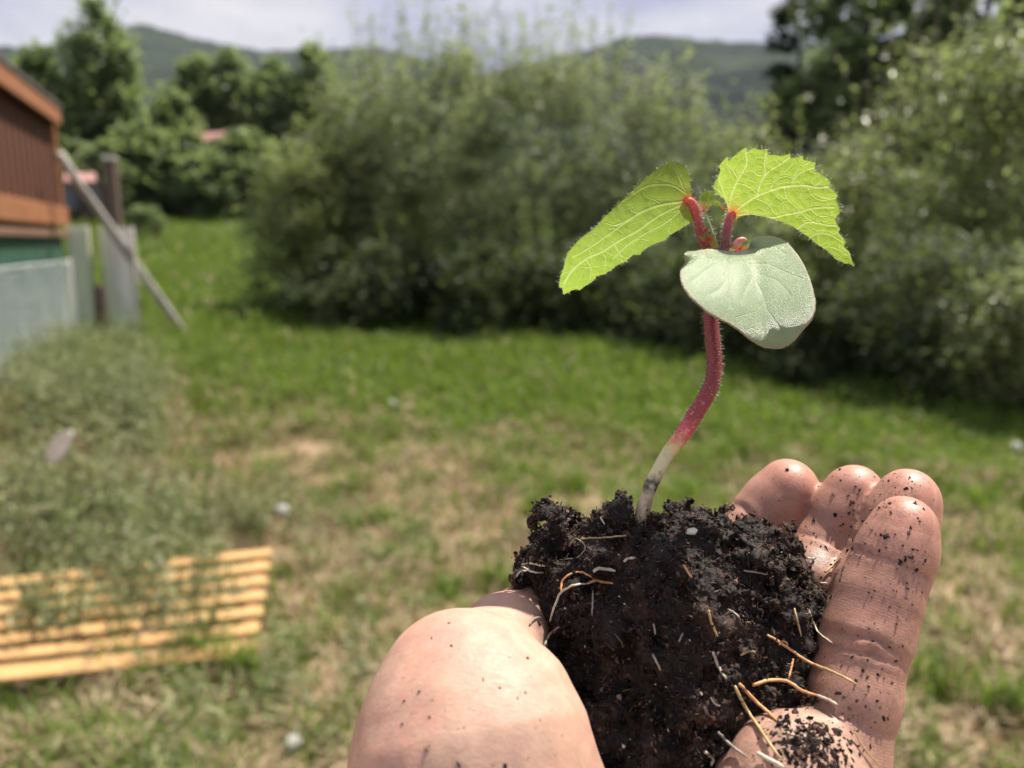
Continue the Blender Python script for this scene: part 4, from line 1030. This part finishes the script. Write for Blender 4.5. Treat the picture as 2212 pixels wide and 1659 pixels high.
def green_leaf_mat(name, tcol, tlo, tvein, net, netw):
    m = M(name); fl = m.attr('flat', 'Vector'); ve = m.attr('vein'); ba = m.attr('base'); rim = m.attr('rim')
    wn_ = m.n('ShaderNodeTexNoise'); m.set(wn_.inputs['Vector'], fl); m.set(wn_.inputs['Scale'], 6.0)
    off = m.n('ShaderNodeVectorMath', operation='MULTIPLY_ADD'); m.set(off.inputs[0], wn_.outputs['Color']); m.set(off.inputs[1], (.10, .10, 0)); m.set(off.inputs[2], fl)
    v1 = m.voro(off.outputs[0], net, 'DISTANCE_TO_EDGE'); v2 = m.voro(off.outputs[0], net * 2.7, 'DISTANCE_TO_EDGE')
    net_ = m.math('MAXIMUM', m.math('MULTIPLY', m.rng(v1, netw, .0), .62), m.math('MULTIPLY', m.rng(v2, netw * 1.3, .0), .22))
    vv = m.math('MAXIMUM', m.rng(ve, .0, .75), net_)
    na = m.noise(fl, 2.2, 4, .6); nb = m.noise(fl, 40, 3, .6)
    c0 = m.mix(m.rng(m.math('ADD', m.math('MULTIPLY', na, .6), m.math('MULTIPLY', m.noise(fl, 9, 3, .6), .4)), .38, .60), tlo, tcol); c0 = m.mix(m.math('MULTIPLY', m.rng(nb, .45, .7), .25), c0, tlo)
    ct = m.mix(vv, c0, tvein); red = m.math('POWER', m.math('MULTIPLY', ba, 1.25, True), 1.6)
    redv = m.math('MAXIMUM', m.math('MULTIPLY', red, 1.0), m.math('MULTIPLY', m.math('MULTIPLY', m.rng(ba, .08, .5), ve), 1.0), True)
    ct = m.mix(redv, ct, (.62, .07, .05)); cd_ = m.mix(vv, m.mix(.5, tlo, (.05, .10, .015)), (.20, .25, .07)); cd_ = m.mix(redv, cd_, (.32, .05, .04))
    bp = m.bump(m.math('ADD', m.math('MULTIPLY', vv, 1.0), m.math('ADD', m.math('MULTIPLY', nb, .4), m.math('MULTIPLY', m.rng(v1, 0, .28), .7))), .45, .0003)
    tr = m.n('ShaderNodeBsdfTranslucent'); m.set(tr.inputs[0], ct); m.set(tr.inputs[1], bp)
    return m.done(m.mixs(.66, m.bsdf(cd_, .45, .35, bp), tr.outputs[0]))
leafR_m = green_leaf_mat('backlit_serrated_leaf', (.36, .50, .065), (.27, .41, .045), (.54, .64, .22), 4.6, .05)
leafL_m = green_leaf_mat('backlit_long_leaf', (.33, .46, .07), (.24, .36, .05), (.46, .58, .19), 2.4, .025)

left_out = c4([(942, 340), (940, 290), (925, 235), (905, 200), (880, 188), (835, 182), (800, 195), (760, 215), (715, 250), (670, 285), (640, 315), (600, 350), (565, 385), (535, 415), (500, 445), (460, 485), (425, 515), (390, 555), (345, 595), (305, 625), (270, 655), (240, 690), (210, 725), (195, 765), (186, 812), (168, 860), (160, 910), (158, 930), (178, 935), (182, 972), (200, 968), (230, 952), (262, 940), (282, 948), (310, 925), (345, 905), (362, 893), (388, 860), (430, 853), (470, 825), (510, 795), (558, 776), (575, 757), (602, 737), (640, 736), (660, 712), (690, 690), (730, 670), (785, 652), (820, 620), (860, 595), (905, 570), (940, 548), (972, 520), (966, 470), (955, 430)])
lv = [(7.5, c4([(930, 412), (860, 424), (780, 435), (650, 480), (540, 545), (500, 560)])),
      (6, c4([(925, 425), (850, 455), (750, 505), (630, 590), (500, 662), (420, 715), (320, 760), (230, 840), (190, 905)])),
      (4.5, c4([(915, 372), (840, 325), (760, 318), (690, 325), (600, 372)])), (4, c4([(915, 365), (880, 290), (845, 225)])),
      (4.5, c4([(650, 480), (560, 540), (430, 632), (330, 700), (240, 750)])), (4, c4([(905, 440), (850, 500), (770, 560), (690, 600), (590, 660), (480, 760)])),
      (2.5, c4([(770, 440), (740, 415), (700, 400)])), (2.5, c4([(640, 485), (590, 470), (575, 450)])), (2.5, c4([(560, 540), (480, 560), (440, 548)])), (2.5, c4([(540, 605), (500, 580), (460, 580)])),
      (2.5, c4([(830, 520), (825, 560), (815, 600)])), (2.5, c4([(420, 640), (380, 610), (330, 625)])), (2.5, c4([(420, 715), (440, 770), (430, 820)])), (2.5, c4([(320, 760), (350, 830), (345, 880)])), (2.5, c4([(690, 650), (640, 640), (600, 670)]))]
def left_depth(p):
    # axis from petiole (1487,432) to tip (1212,630); upper edge leans towards the viewer
    ax = np.array([-.81, .586]); nr = np.array([-.586, -.81]); rel = p - np.array([1487, 432]); u = rel @ ax; w = rel @ nr
    return .1775 - .000048 * np.clip(w, -200, 200) + .0000010 * (w * w) * .3 - .000012 * u + 1.0e-7 * u * u
lo_l = leaf_sheet('leaf', left_out, lv, left_depth, leafL_m, sd, 2.6, .00010, .35, 3)
lo_l[0]['label'] = 'long drooping leaf seen from below'

right_out = c4([(1165, 468), (1150, 415), (1122, 388), (1095, 376), (1078, 340), (1085, 305), (1105, 275), (1118, 240), (1112, 205), (1135, 180), (1162, 150), (1170, 178), (1200, 150), (1230, 125), (1262, 103), (1277, 101), (1280, 124), (1300, 110), (1325, 100), (1345, 112), (1396, 106), (1405, 142), (1440, 142), (1480, 149), (1537, 136), (1538, 162), (1575, 155), (1610, 147), (1614, 172), (1650, 178), (1687, 188), (1680, 234), (1720, 255), (1773, 298), (1768, 337), (1790, 350), (1818, 380), (1808, 412), (1822, 440), (1836, 482), (1805, 512), (1812, 550), (1832, 582), (1822, 607), (1848, 632), (1866, 662), (1855, 687), (1888, 722), (1900, 760), (1916, 808), (1900, 797), (1885, 786), (1865, 792), (1840, 775), (1800, 762), (1788, 738), (1760, 715), (1720, 690), (1690, 670), (1650, 635), (1600, 600), (1545, 565), (1480, 540), (1420, 520), (1360, 505), (1300, 497), (1240, 506), (1215, 522), (1185, 517)])
rv = [(6, c4([(1190, 490), (1260, 435), (1350, 380), (1430, 350), (1540, 325), (1640, 325), (1700, 335), (1765, 330)])), (5.5, c4([(1190, 495), (1240, 497), (1320, 497), (1420, 515), (1500, 498), (1600, 480), (1660, 460), (1720, 455), (1800, 452)])),
      (5, c4([(1178, 480), (1178, 420), (1190, 370), (1215, 310), (1250, 245), (1278, 195), (1272, 125)])), (4.5, c4([(1340, 385), (1360, 310), (1392, 255), (1450, 212), (1500, 180), (1532, 155)])), (4, c4([(1392, 255), (1384, 190), (1395, 125)])),
      (4, c4([(1540, 325), (1562, 280), (1620, 235), (1682, 215)])), (4, c4([(1176, 460), (1148, 385), (1125, 320), (1112, 290)])), (4, c4([(1580, 582), (1640, 542), (1700, 548), (1760, 560), (1815, 565)])), (3.5, c4([(1650, 632), (1690, 612), (1760, 612), (1850, 660)])),
      (3, c4([(1640, 325), (1665, 380), (1720, 410), (1800, 400)])), (3, c4([(1500, 332), (1520, 400), (1560, 440), (1600, 478)])), (3, c4([(1250, 245), (1310, 235), (1340, 260), (1392, 255)])), (3, c4([(1600, 480), (1640, 520), (1700, 548)])), (3, c4([(1215, 310), (1265, 320), (1310, 345), (1345, 378)])),
      (3, c4([(1420, 350), (1440, 300), (1500, 270), (1562, 280)])), (3, c4([(1330, 400), (1400, 430), (1440, 480), (1460, 508)])), (3, c4([(1720, 690), (1780, 690), (1880, 740)])), (2.5, c4([(1430, 350), (1470, 400), (1520, 400)])), (2.5, c4([(1230, 290), (1200, 240), (1165, 200)])), (2.5, c4([(1660, 460), (1700, 500), (1790, 500)]))]
def right_depth(p):
    rel = p - np.array([1580, 465]); return .1842 + .00003 * np.clip(rel[:, 1], -200, 200) - .0040 * (1 - np.exp(-np.clip(rel[:, 0], -30, 400) / 90.0)) - 6e-6 * rel[:, 0]
lo_r = leaf_sheet('leaf', right_out, rv, right_depth, leafR_m, sd, 2.6, .00014, .3, 4)
lo_r[0]['label'] = 'broad serrated leaf with pale vein network'

cot_out = c4([(915, 752), (906, 738), (910, 724), (928, 717), (965, 715), (1000, 708), (1050, 700), (1100, 706), (1150, 712), (1180, 718), (1215, 714), (1245, 716), (1285, 700), (1300, 668), (1308, 642), (1340, 626), (1390, 622), (1440, 627), (1480, 640), (1520, 665), (1555, 705), (1590, 750), (1620, 800), (1650, 870), (1670, 940), (1685, 1010), (1683, 1060), (1665, 1110), (1640, 1150), (1600, 1195), (1570, 1240), (1530, 1275), (1480, 1297), (1430, 1298), (1380, 1290), (1340, 1270), (1290, 1235), (1230, 1185), (1170, 1145), (1100, 1110), (1040, 1075), (990, 1030), (940, 985), (905, 935), (885, 890), (880, 850), (890, 810), (918, 780)])
cv = [(3.2, c4([(1215, 718), (1262, 785), (1315, 870), (1375, 980), (1400, 1060), (1455, 1140), (1500, 1220)])), (3.0, c4([(1185, 725), (1155, 785), (1160, 860), (1172, 930), (1190, 1050)])), (2.6, c4([(1310, 870), (1268, 940), (1245, 1010)])), (2.8, c4([(1290, 790), (1400, 792), (1500, 835), (1610, 880)])), (2.6, c4([(1350, 850), (1470, 900), (1545, 985)])),
      (2.6, c4([(1280, 705), (1360, 690), (1440, 690), (1510, 735)])), (2.2, c4([(1140, 760), (1060, 810), (950, 890)])), (2.4, c4([(1385, 1000), (1340, 1060), (1215, 1110)])), (2.2, c4([(1150, 900), (1100, 950), (1060, 970)])), (2.0, c4([(1180, 735), (1050, 760), (960, 770)]))]
def cot_depth(p):
    rel = p - np.array([1590, 540]); v = rel[:, 1] / 212.0; u = (rel[:, 0] - 20) / 145.0
    d = .1725 - .0155 * np.sin(np.clip(v, -.3, 1.1) * math.pi * .5 * 1.10) + -.0014 * u * u + .0020 * u + .010 * np.exp(-((p[:, 0] - 1585) / 36) ** 2 - ((p[:, 1] - 538) / 13) ** 2) + .0006 * np.exp(-((u - .1 + v * -.25) / .16) ** 2) - .0050 * np.clip(u - .08 - .25 * v, 0, 2) ** 2
    d = d + .0045 * np.clip(-v, 0, 1) - .004 * np.exp(-((p[:, 0] - 1480) / 14) ** 2 - ((p[:, 1] - 550) / 12) ** 2)
    return d
cm = M('silvery_seed_leaf'); fl = cm.attr('flat', 'Vector'); ve = cm.attr('vein'); rim = cm.attr('rim')
na = cm.noise(fl, 2.5, 4, .6); nb = cm.noise(fl, 55, 3, .6); nc = cm.noise(fl, 120, 2, .5); vz = cm.voro(fl, 60)
c = cm.mix(cm.rng(na, .35, .65), (.155, .235, .085), (.215, .30, .125)); c = cm.mix(cm.math('MULTIPLY', cm.rng(nb, .4, .7), .4), c, (.30, .38, .19))
c = cm.mix(cm.math('MULTIPLY', cm.rng(ve, .1, .9), .6), c, (.12, .18, .06)); c = cm.mix(cm.math('MULTIPLY', cm.rng(rim, .35, .95), .5), c, (.42, .24, .18))
bp = cm.bump(cm.math('ADD', cm.math('MULTIPLY', ve, -1.1), cm.math('MULTIPLY', vz, 1.0)), .55, .00045)
spk = cm.rng(nc, .66, .74)
c = cm.mix(cm.math('MULTIPLY', spk, .6), c, (.75, .80, .62))  # pale specks paint the blade's sparkle into its colour
cot_m = cm.done(cm.mixs(.14, cm.bsdf(c, cm.rng(nb, .3, .7, .40, .27), 1.0, bp, Coat_Weight=.16, Coat_Roughness=.42, Sheen_Weight=.3, Sheen_Roughness=.4), cm.trans((.40, .55, .12))))
lo_c = leaf_sheet('seed_leaf', cot_out, cv, cot_depth, cot_m, sd, 2.6, .00012, .3, 5, thick=.0004)
lo_c[0]['label'] = 'round thick silvery green seed leaf'

# --- petioles, young leaf, stipules, bud
pet_m = M('red_leaf_stalk'); oc = pet_m.coord(); nz = pet_m.noise(oc, 900, 3, .6); pa = pet_m.attr('along')
c = pet_m.ramp(pet_m.math('ADD', pa, pet_m.math('MULTIPLY', pet_m.math('SUBTRACT', nz, .5), .2)), [(0, (.13, .028, .034)), (.5, (.22, .040, .045)), (.85, (.48, .07, .06)), (1, (.62, .10, .07))])
pet_mat = pet_m.done(pet_m.bsdf(c, .4, .5, pet_m.bump(nz, .3, .0002), Subsurface_Weight=.3, Subsurface_Radius=(1, .25, .2), Subsurface_Scale=.001))
def petiole(pts, dd, rad, name='leaf_stalk', pm=None):
    p2 = c4(pts); d = np.interp(np.linspace(0, 1, len(p2)), np.linspace(0, 1, len(dd)), dd)
    p = smooth_path(cam_pt(p2[:, 0], p2[:, 1], d), 40); ra = np.interp(np.linspace(0, 1, 40), np.linspace(0, 1, len(rad)), rad) / F * .18
    V, q, t = tube(to_world(p), ra, 12); me = mesh_np(name, V - SDC, [q, t], pm or pet_mat); tt_ = np.linspace(0, 1, 40); attr(me, 'along', np.r_[np.repeat(tt_, 12), 0, 1])
    return obj(name, me, sd), p, ra
pL = petiole([(1075, 730), (1040, 690), (1012, 640), (988, 540), (966, 465), (940, 420), (905, 408)], [.1835, .181, .1785, .1772], [11, 10.5, 10, 10, 10.5, 10.5, 6])
pR = petiole([(1120, 740), (1145, 700), (1152, 640), (1165, 560), (1184, 505), (1215, 478)], [.1835, .1835, .184, .1843], [10.5, 10, 9.5, 9, 9.5, 5])
yl = c4([(998, 405), (1003, 380), (1020, 362), (1045, 354), (1072, 365), (1088, 388), (1086, 415), (1068, 440), (1040, 468), (1018, 488), (1008, 470), (1000, 440)])
young_m = green_leaf_mat('young_leaf_green', (.36, .60, .06), (.24, .42, .04), (.6, .75, .3), 4, .05)
def young_depth(p): return .186 + .00002 * (p[:, 0] - 1530) + 2e-6 * (p[:, 1] - 430) ** 2 * .1
yo = leaf_sheet('young_leaf', yl, [(3, c4([(1012, 470), (1040, 430), (1055, 375)]))], young_depth, young_m, sd, 2.6, .0002, .2, 6)
yl2 = c4([(1082, 440), (1078, 422), (1095, 412), (1115, 420), (1135, 440), (1150, 468), (1145, 482), (1128, 462), (1110, 448), (1095, 455)])
yo2 = leaf_sheet('young_leaf', yl2, [(3, c4([(1145, 475), (1110, 432)]))], lambda p: .1862 + 0 * p[:, 0], young_m, sd, 2.2, .0001, .2, 7)
gst = plain_mat('pale_green_stalk', (.30, .36, .13), .45, .4, .3, 900, .1)
bud_st = petiole([(1100, 690), (1070, 600), (1040, 520), (1018, 480)], [.1845, .1855, .186], [3.5, 3, 2.6], 'bud_stalk', gst)
bud_st2 = petiole([(1130, 690), (1150, 600), (1160, 520), (1148, 475)], [.1845, .1858, .1862], [3, 2.6, 2.4], 'bud_stalk', gst)
stp = [c4([(1000, 640), (990, 630), (1010, 612), (1040, 604), (1060, 620), (1080, 612), (1095, 650), (1108, 680), (1095, 700), (1070, 695), (1050, 665), (1030, 660), (1010, 655)]),
       c4([(1015, 600), (1010, 580), (1025, 572), (1042, 580), (1038, 602)]), c4([(1165, 712), (1190, 690), (1220, 668), (1250, 690), (1290, 665), (1300, 690), (1260, 712), (1210, 722)])]
stip_m = green_leaf_mat('stipule_green', (.50, .60, .16), (.36, .46, .10), (.7, .7, .3), 5, .05)
for k, s_ in enumerate(stp):
    leaf_sheet('stipule', s_, [(2.5, np.array([s_.mean(0), s_[0]]))], (lambda dq: (lambda p: dq + 0 * p[:, 0]))([.1795, .1785, .1838][k]), stip_m, sd, 2.2, .0001, .4, 10 + k)
bp_ = c4([(1205, 700), (1215, 680), (1228, 660), (1245, 648), (1262, 646), (1275, 652)]); p = smooth_path(cam_pt(bp_[:, 0], bp_[:, 1], .1825 + 0 * bp_[:, 0]), 16)
V, q, t = tube(to_world(p), np.array([4, 6, 7.5, 8.5, 9, 9, 8.5, 8, 7.5, 7, 6.5, 6, 5, 4, 3, 2]) / F * .18, 10)
pink = M('pink_bud'); nz = pink.noise(pink.coord(), 900, 3, .6); pink_m = pink.done(pink.bsdf(pink.ramp(nz, [(.3, (.50, .14, .12)), (.7, (.66, .36, .28))]), .45, .4, pink.bump(nz, .4, .0003), Subsurface_Weight=.2, Subsurface_Radius=(1, .4, .3), Subsurface_Scale=.001))
obj('bud', mesh_np('bud', V - SDC, [q, t], pink_m), sd)

# --- hairs
hairm = M('plant_hair'); hair_m = hairm.done(hairm.mixs(.45, hairm.bsdf((.75, .76, .68), .4, .5), hairm.trans((.8, .82, .7))))
def hairs_on(path, rad, n, L0, seed, name, parent, rng=(0, 1), rw=.000026, bias=0):
    r = np.random.RandomState(seed); mb = MB(); m_ = len(path); tn = np.gradient(path, axis=0); tn /= np.linalg.norm(tn, axis=1)[:, None]
    for k in range(n):
        i = int((rng[0] + (rng[1] - rng[0]) * r.rand()) * (m_ - 1)); d = r.randn(3)
        if bias: d[0] += bias
        d -= tn[i] * d.dot(tn[i]); d /= np.linalg.norm(d)
        a = path[i] + d * rad[i] * .97; L_ = L0 * (.5 + .8 * r.rand()); tip = a + d * L_ + tn[i] * L_ * r.randn() * .3
        mid = (a + tip) / 2 + r.randn(3) * L_ * .06; mb.tube(np.array([a, mid, tip]), [rw, rw * .8, rw * .3], 3)
    me = mb.mesh(name, hair_m); me.transform(Matrix.Translation(Vector(CAM * 0)))
    return me
def cam_to_obj(path): return to_world(path) - SDC
me = hairs_on(cam_to_obj(sp3), rr, 900, .0007, 1, 'stem_hairs', sd, (0, .62)); tag(obj('stem_hairs', me, sd), kind='stuff')
me = hairs_on(cam_to_obj(pL[1]), pL[2], 300, .0007, 2, 'stalk_hairs', sd, (0, .9), .00003, .8); tag(obj('stalk_hairs', me, sd), kind='stuff')
me = hairs_on(cam_to_obj(pR[1]), pR[2], 240, .0007, 3, 'stalk_hairs', sd, (0, .9), .00003, -.5); tag(obj('stalk_hairs', me, sd), kind='stuff')
me = hairs_on(cam_to_obj(bud_st[1]), bud_st[2], 90, .0008, 4, 'stalk_hairs', sd); tag(obj('stalk_hairs', me, sd), kind='stuff')
me = hairs_on(cam_to_obj(bud_st2[1]), bud_st2[2], 90, .0008, 5, 'stalk_hairs', sd); tag(obj('stalk_hairs', me, sd), kind='stuff')
def margin_hairs(pl, dfn, n, L0, seed):
    r = np.random.RandomState(seed); mb = MB(); cen = pl.mean(0); N_ = len(pl)
    for k in range(n):
        i = r.randint(N_); p = pl[i]; tng = pl[(i + 1) % N_] - pl[i - 1]; o_n = np.array([tng[1], -tng[0]]); o_n /= np.linalg.norm(o_n) + 1e-9
        if not in_poly(np.array([p - o_n * 3]), pl)[0]: o_n = -o_n
        L_ = L0 * (.4 + .9 * r.rand()); q = p + o_n * L_ + r.randn(2) * L_ * .35; d = float(dfn(np.array([p]))[0])
        a = to_world(cam_pt(p[0], p[1], d)); b = to_world(cam_pt(q[0], q[1], d + r.randn() * .0003)); mb.tube(np.array([a, (a + b) / 2 + r.randn(3) * .00004, b]) - SDC, [.000024, .00002, .00001], 3)
    return mb.mesh('leaf_hairs', hair_m)
for lf, n_, L_, sd_ in ((lo_l, 240, 5, 21), (lo_r, 300, 6.5, 22), (lo_c, 120, 3, 23), (yo, 50, 4, 24)):
    tag(obj('leaf_hairs', margin_hairs(lf[1], lf[2], n_, L_, sd_), lf[0]), kind='stuff')

# --- roots
def root_mat(name, a, b): 
    m = M(name); nz = m.noise(m.coord(), 700, 4, .6); return m.done(m.bsdf(m.mix(m.rng(nz, .35, .65), a, b), .5, .4, m.bump(nz, .3, .0002)))
RMt = {'w': root_mat('white_root', (.62, .56, .46), (.40, .33, .25)), 'o': root_mat('orange_root', (.48, .20, .07), (.62, .36, .17)), 'y': root_mat('straw_root', (.50, .36, .17), (.34, .23, .11)), 'g': root_mat('grey_root', (.34, .30, .26), (.20, .165, .135))}
roots = [('w', 3.6, [(345, 1015), (370, 940), (395, 890), (440, 862), (520, 850)]), ('o', 4.4, [(510, 852), (545, 838), (580, 845), (620, 850)]), ('o', 3.4, [(395, 885), (400, 840), (440, 808), (470, 800), (530, 825), (545, 842)]), ('g', 3.4, [(320, 1130), (340, 1080), (385, 1040)]),
 ('w', 5.0, [(538, 798), (555, 785), (590, 788), (632, 796)]), ('w', 4.2, [(668, 755), (690, 742), (722, 740)]), ('y', 3.2, [(480, 656), (580, 650), (680, 641)]), ('w', 3.0, [(198, 822), (215, 800), (255, 795)]), ('w', 3.4, [(215, 766), (270, 765), (322, 776)]), ('w', 3.4, [(230, 780), (270, 800), (318, 804)]),
 ('o', 4.0, [(1295, 1075), (1370, 1120), (1440, 1170), (1510, 1210), (1600, 1245)]), ('y', 4.2, [(1500, 1205), (1600, 1245), (1690, 1292)]), ('o', 3.6, [(1350, 1118), (1362, 1104), (1382, 1112), (1385, 1130)]), ('o', 5.0, [(1232, 1296), (1300, 1276), (1380, 1278), (1450, 1320), (1530, 1345)]), ('w', 4.4, [(1515, 1340), (1560, 1358), (1605, 1382)]),
 ('o', 4.8, [(1175, 1290), (1240, 1360), (1340, 1450)]), ('y', 4.6, [(1155, 1300), (1200, 1390), (1260, 1480), (1320, 1570), (1362, 1622)]), ('o', 3.0, [(1410, 1182), (1400, 1230), (1390, 1272)]), ('w', 4.6, [(1060, 1150), (1080, 1210), (1117, 1266)]), ('g', 3.2, [(795, 1160), (830, 1232)]), ('g', 2.6, [(910, 1106), (928, 1068)]), ('g', 3.0, [(798, 1028), (808, 1076)]),
 ('y', 3.0, [(1040, 968), (1050, 1015), (1080, 1085)]), ('g', 4.0, [(1080, 1500), (1140, 1560), (1210, 1612)]), ('w', 6.0, [(1250, 1592), (1300, 1618), (1370, 1654)]), ('w', 5.0, [(1025, 1588), (1058, 1620), (1050, 1652)]), ('w', 2.6, [(1480, 972), (1520, 1062), (1582, 1112)]), ('y', 2.8, [(1415, 960), (1430, 1020), (1446, 1082)]), ('y', 3.2, [(1548, 802), (1600, 760), (1622, 735)]),
 ('w', 2.8, [(565, 560), (585, 592)]), ('g', 2.6, [(534, 880), (530, 992)]), ('y', 2.4, [(1680, 1500), (1720, 1570), (1790, 1655)]), ('w', 3.2, [(1472, 740), (1505, 742)]), ('w', 2.8, [(1530, 848), (1562, 850)]), ('o', 3.4, [(930, 770), (950, 800), (968, 826)]), ('g', 2.8, [(1195, 795), (1250, 802), (1300, 812)]), ('g', 3.2, [(1120, 962), (1160, 985), (1180, 1010)]), ('y', 3.2, [(1180, 1165), (1215, 1148), (1245, 1150)]), ('w', 2.6, [(1050, 1350), (1070, 1380), (1090, 1386)]), ('g', 2.6, [(255, 1030), (285, 1000), (310, 998)]), ('g', 2.4, [(430, 690), (455, 655), (500, 690), (470, 735), (410, 745)])]
for k, (mt, wpx, pts) in enumerate(roots):
    p2 = smooth_path(c5(pts), 4 + 4 * len(pts)); ds = []; last = .165
    for (x, y) in p2:
        h_ = hit(x, y)
        if h_ is not None:
            v = np.array(h_[0]) - CAM; last = float(v @ FWD)
        ds.append(last)
    ds = np.array(ds)
    for it in range(4): ds = np.minimum(ds, np.convolve(np.pad(ds, 1, 'edge'), [.25, .5, .25], 'valid'))   # bridges the hollows
    ds = np.convolve(np.pad(ds, 2, 'edge'), np.ones(5) / 5, 'valid') - .0009
    n_ = len(p2); ra = wpx * .78 * np.interp(np.linspace(0, 1, n_), [0, .15, .8, 1], [.8, 1, .9, .45]) / F * .168
    wig = np.random.RandomState(k).randn(n_, 2) * .35
    V, q, t = tube(P(p2[:, 0] + wig[:, 0], p2[:, 1] + wig[:, 1], ds), ra, 6)
    obj('root', mesh_np('root', V - SDC, [q, t], RMt[mt]), sd)
# pale grains in the soil
r = np.random.RandomState(31); cl = []
for k in range(45):
    h_ = hit(1180 + 560 * r.rand(), 1160 + 480 * r.rand())
    if h_: cl.append(np.array(h_[0]))
C = np.array(cl + [np.array(hit(1492, 1147)[0])] if hit(1492, 1147) else cl); sz = np.r_[.00012 + .00018 * r.rand(len(cl)), [.0009] * (len(C) - len(cl))]
V, t = crumbs(C - SC, sz, 15)
tag(obj('pale_grains', mesh_np('pale_grains', V, [t], root_mat('pale_grain', (.66, .62, .52), (.5, .48, .34)), True), clump), kind='stuff')
print('done', time.time() - T0)
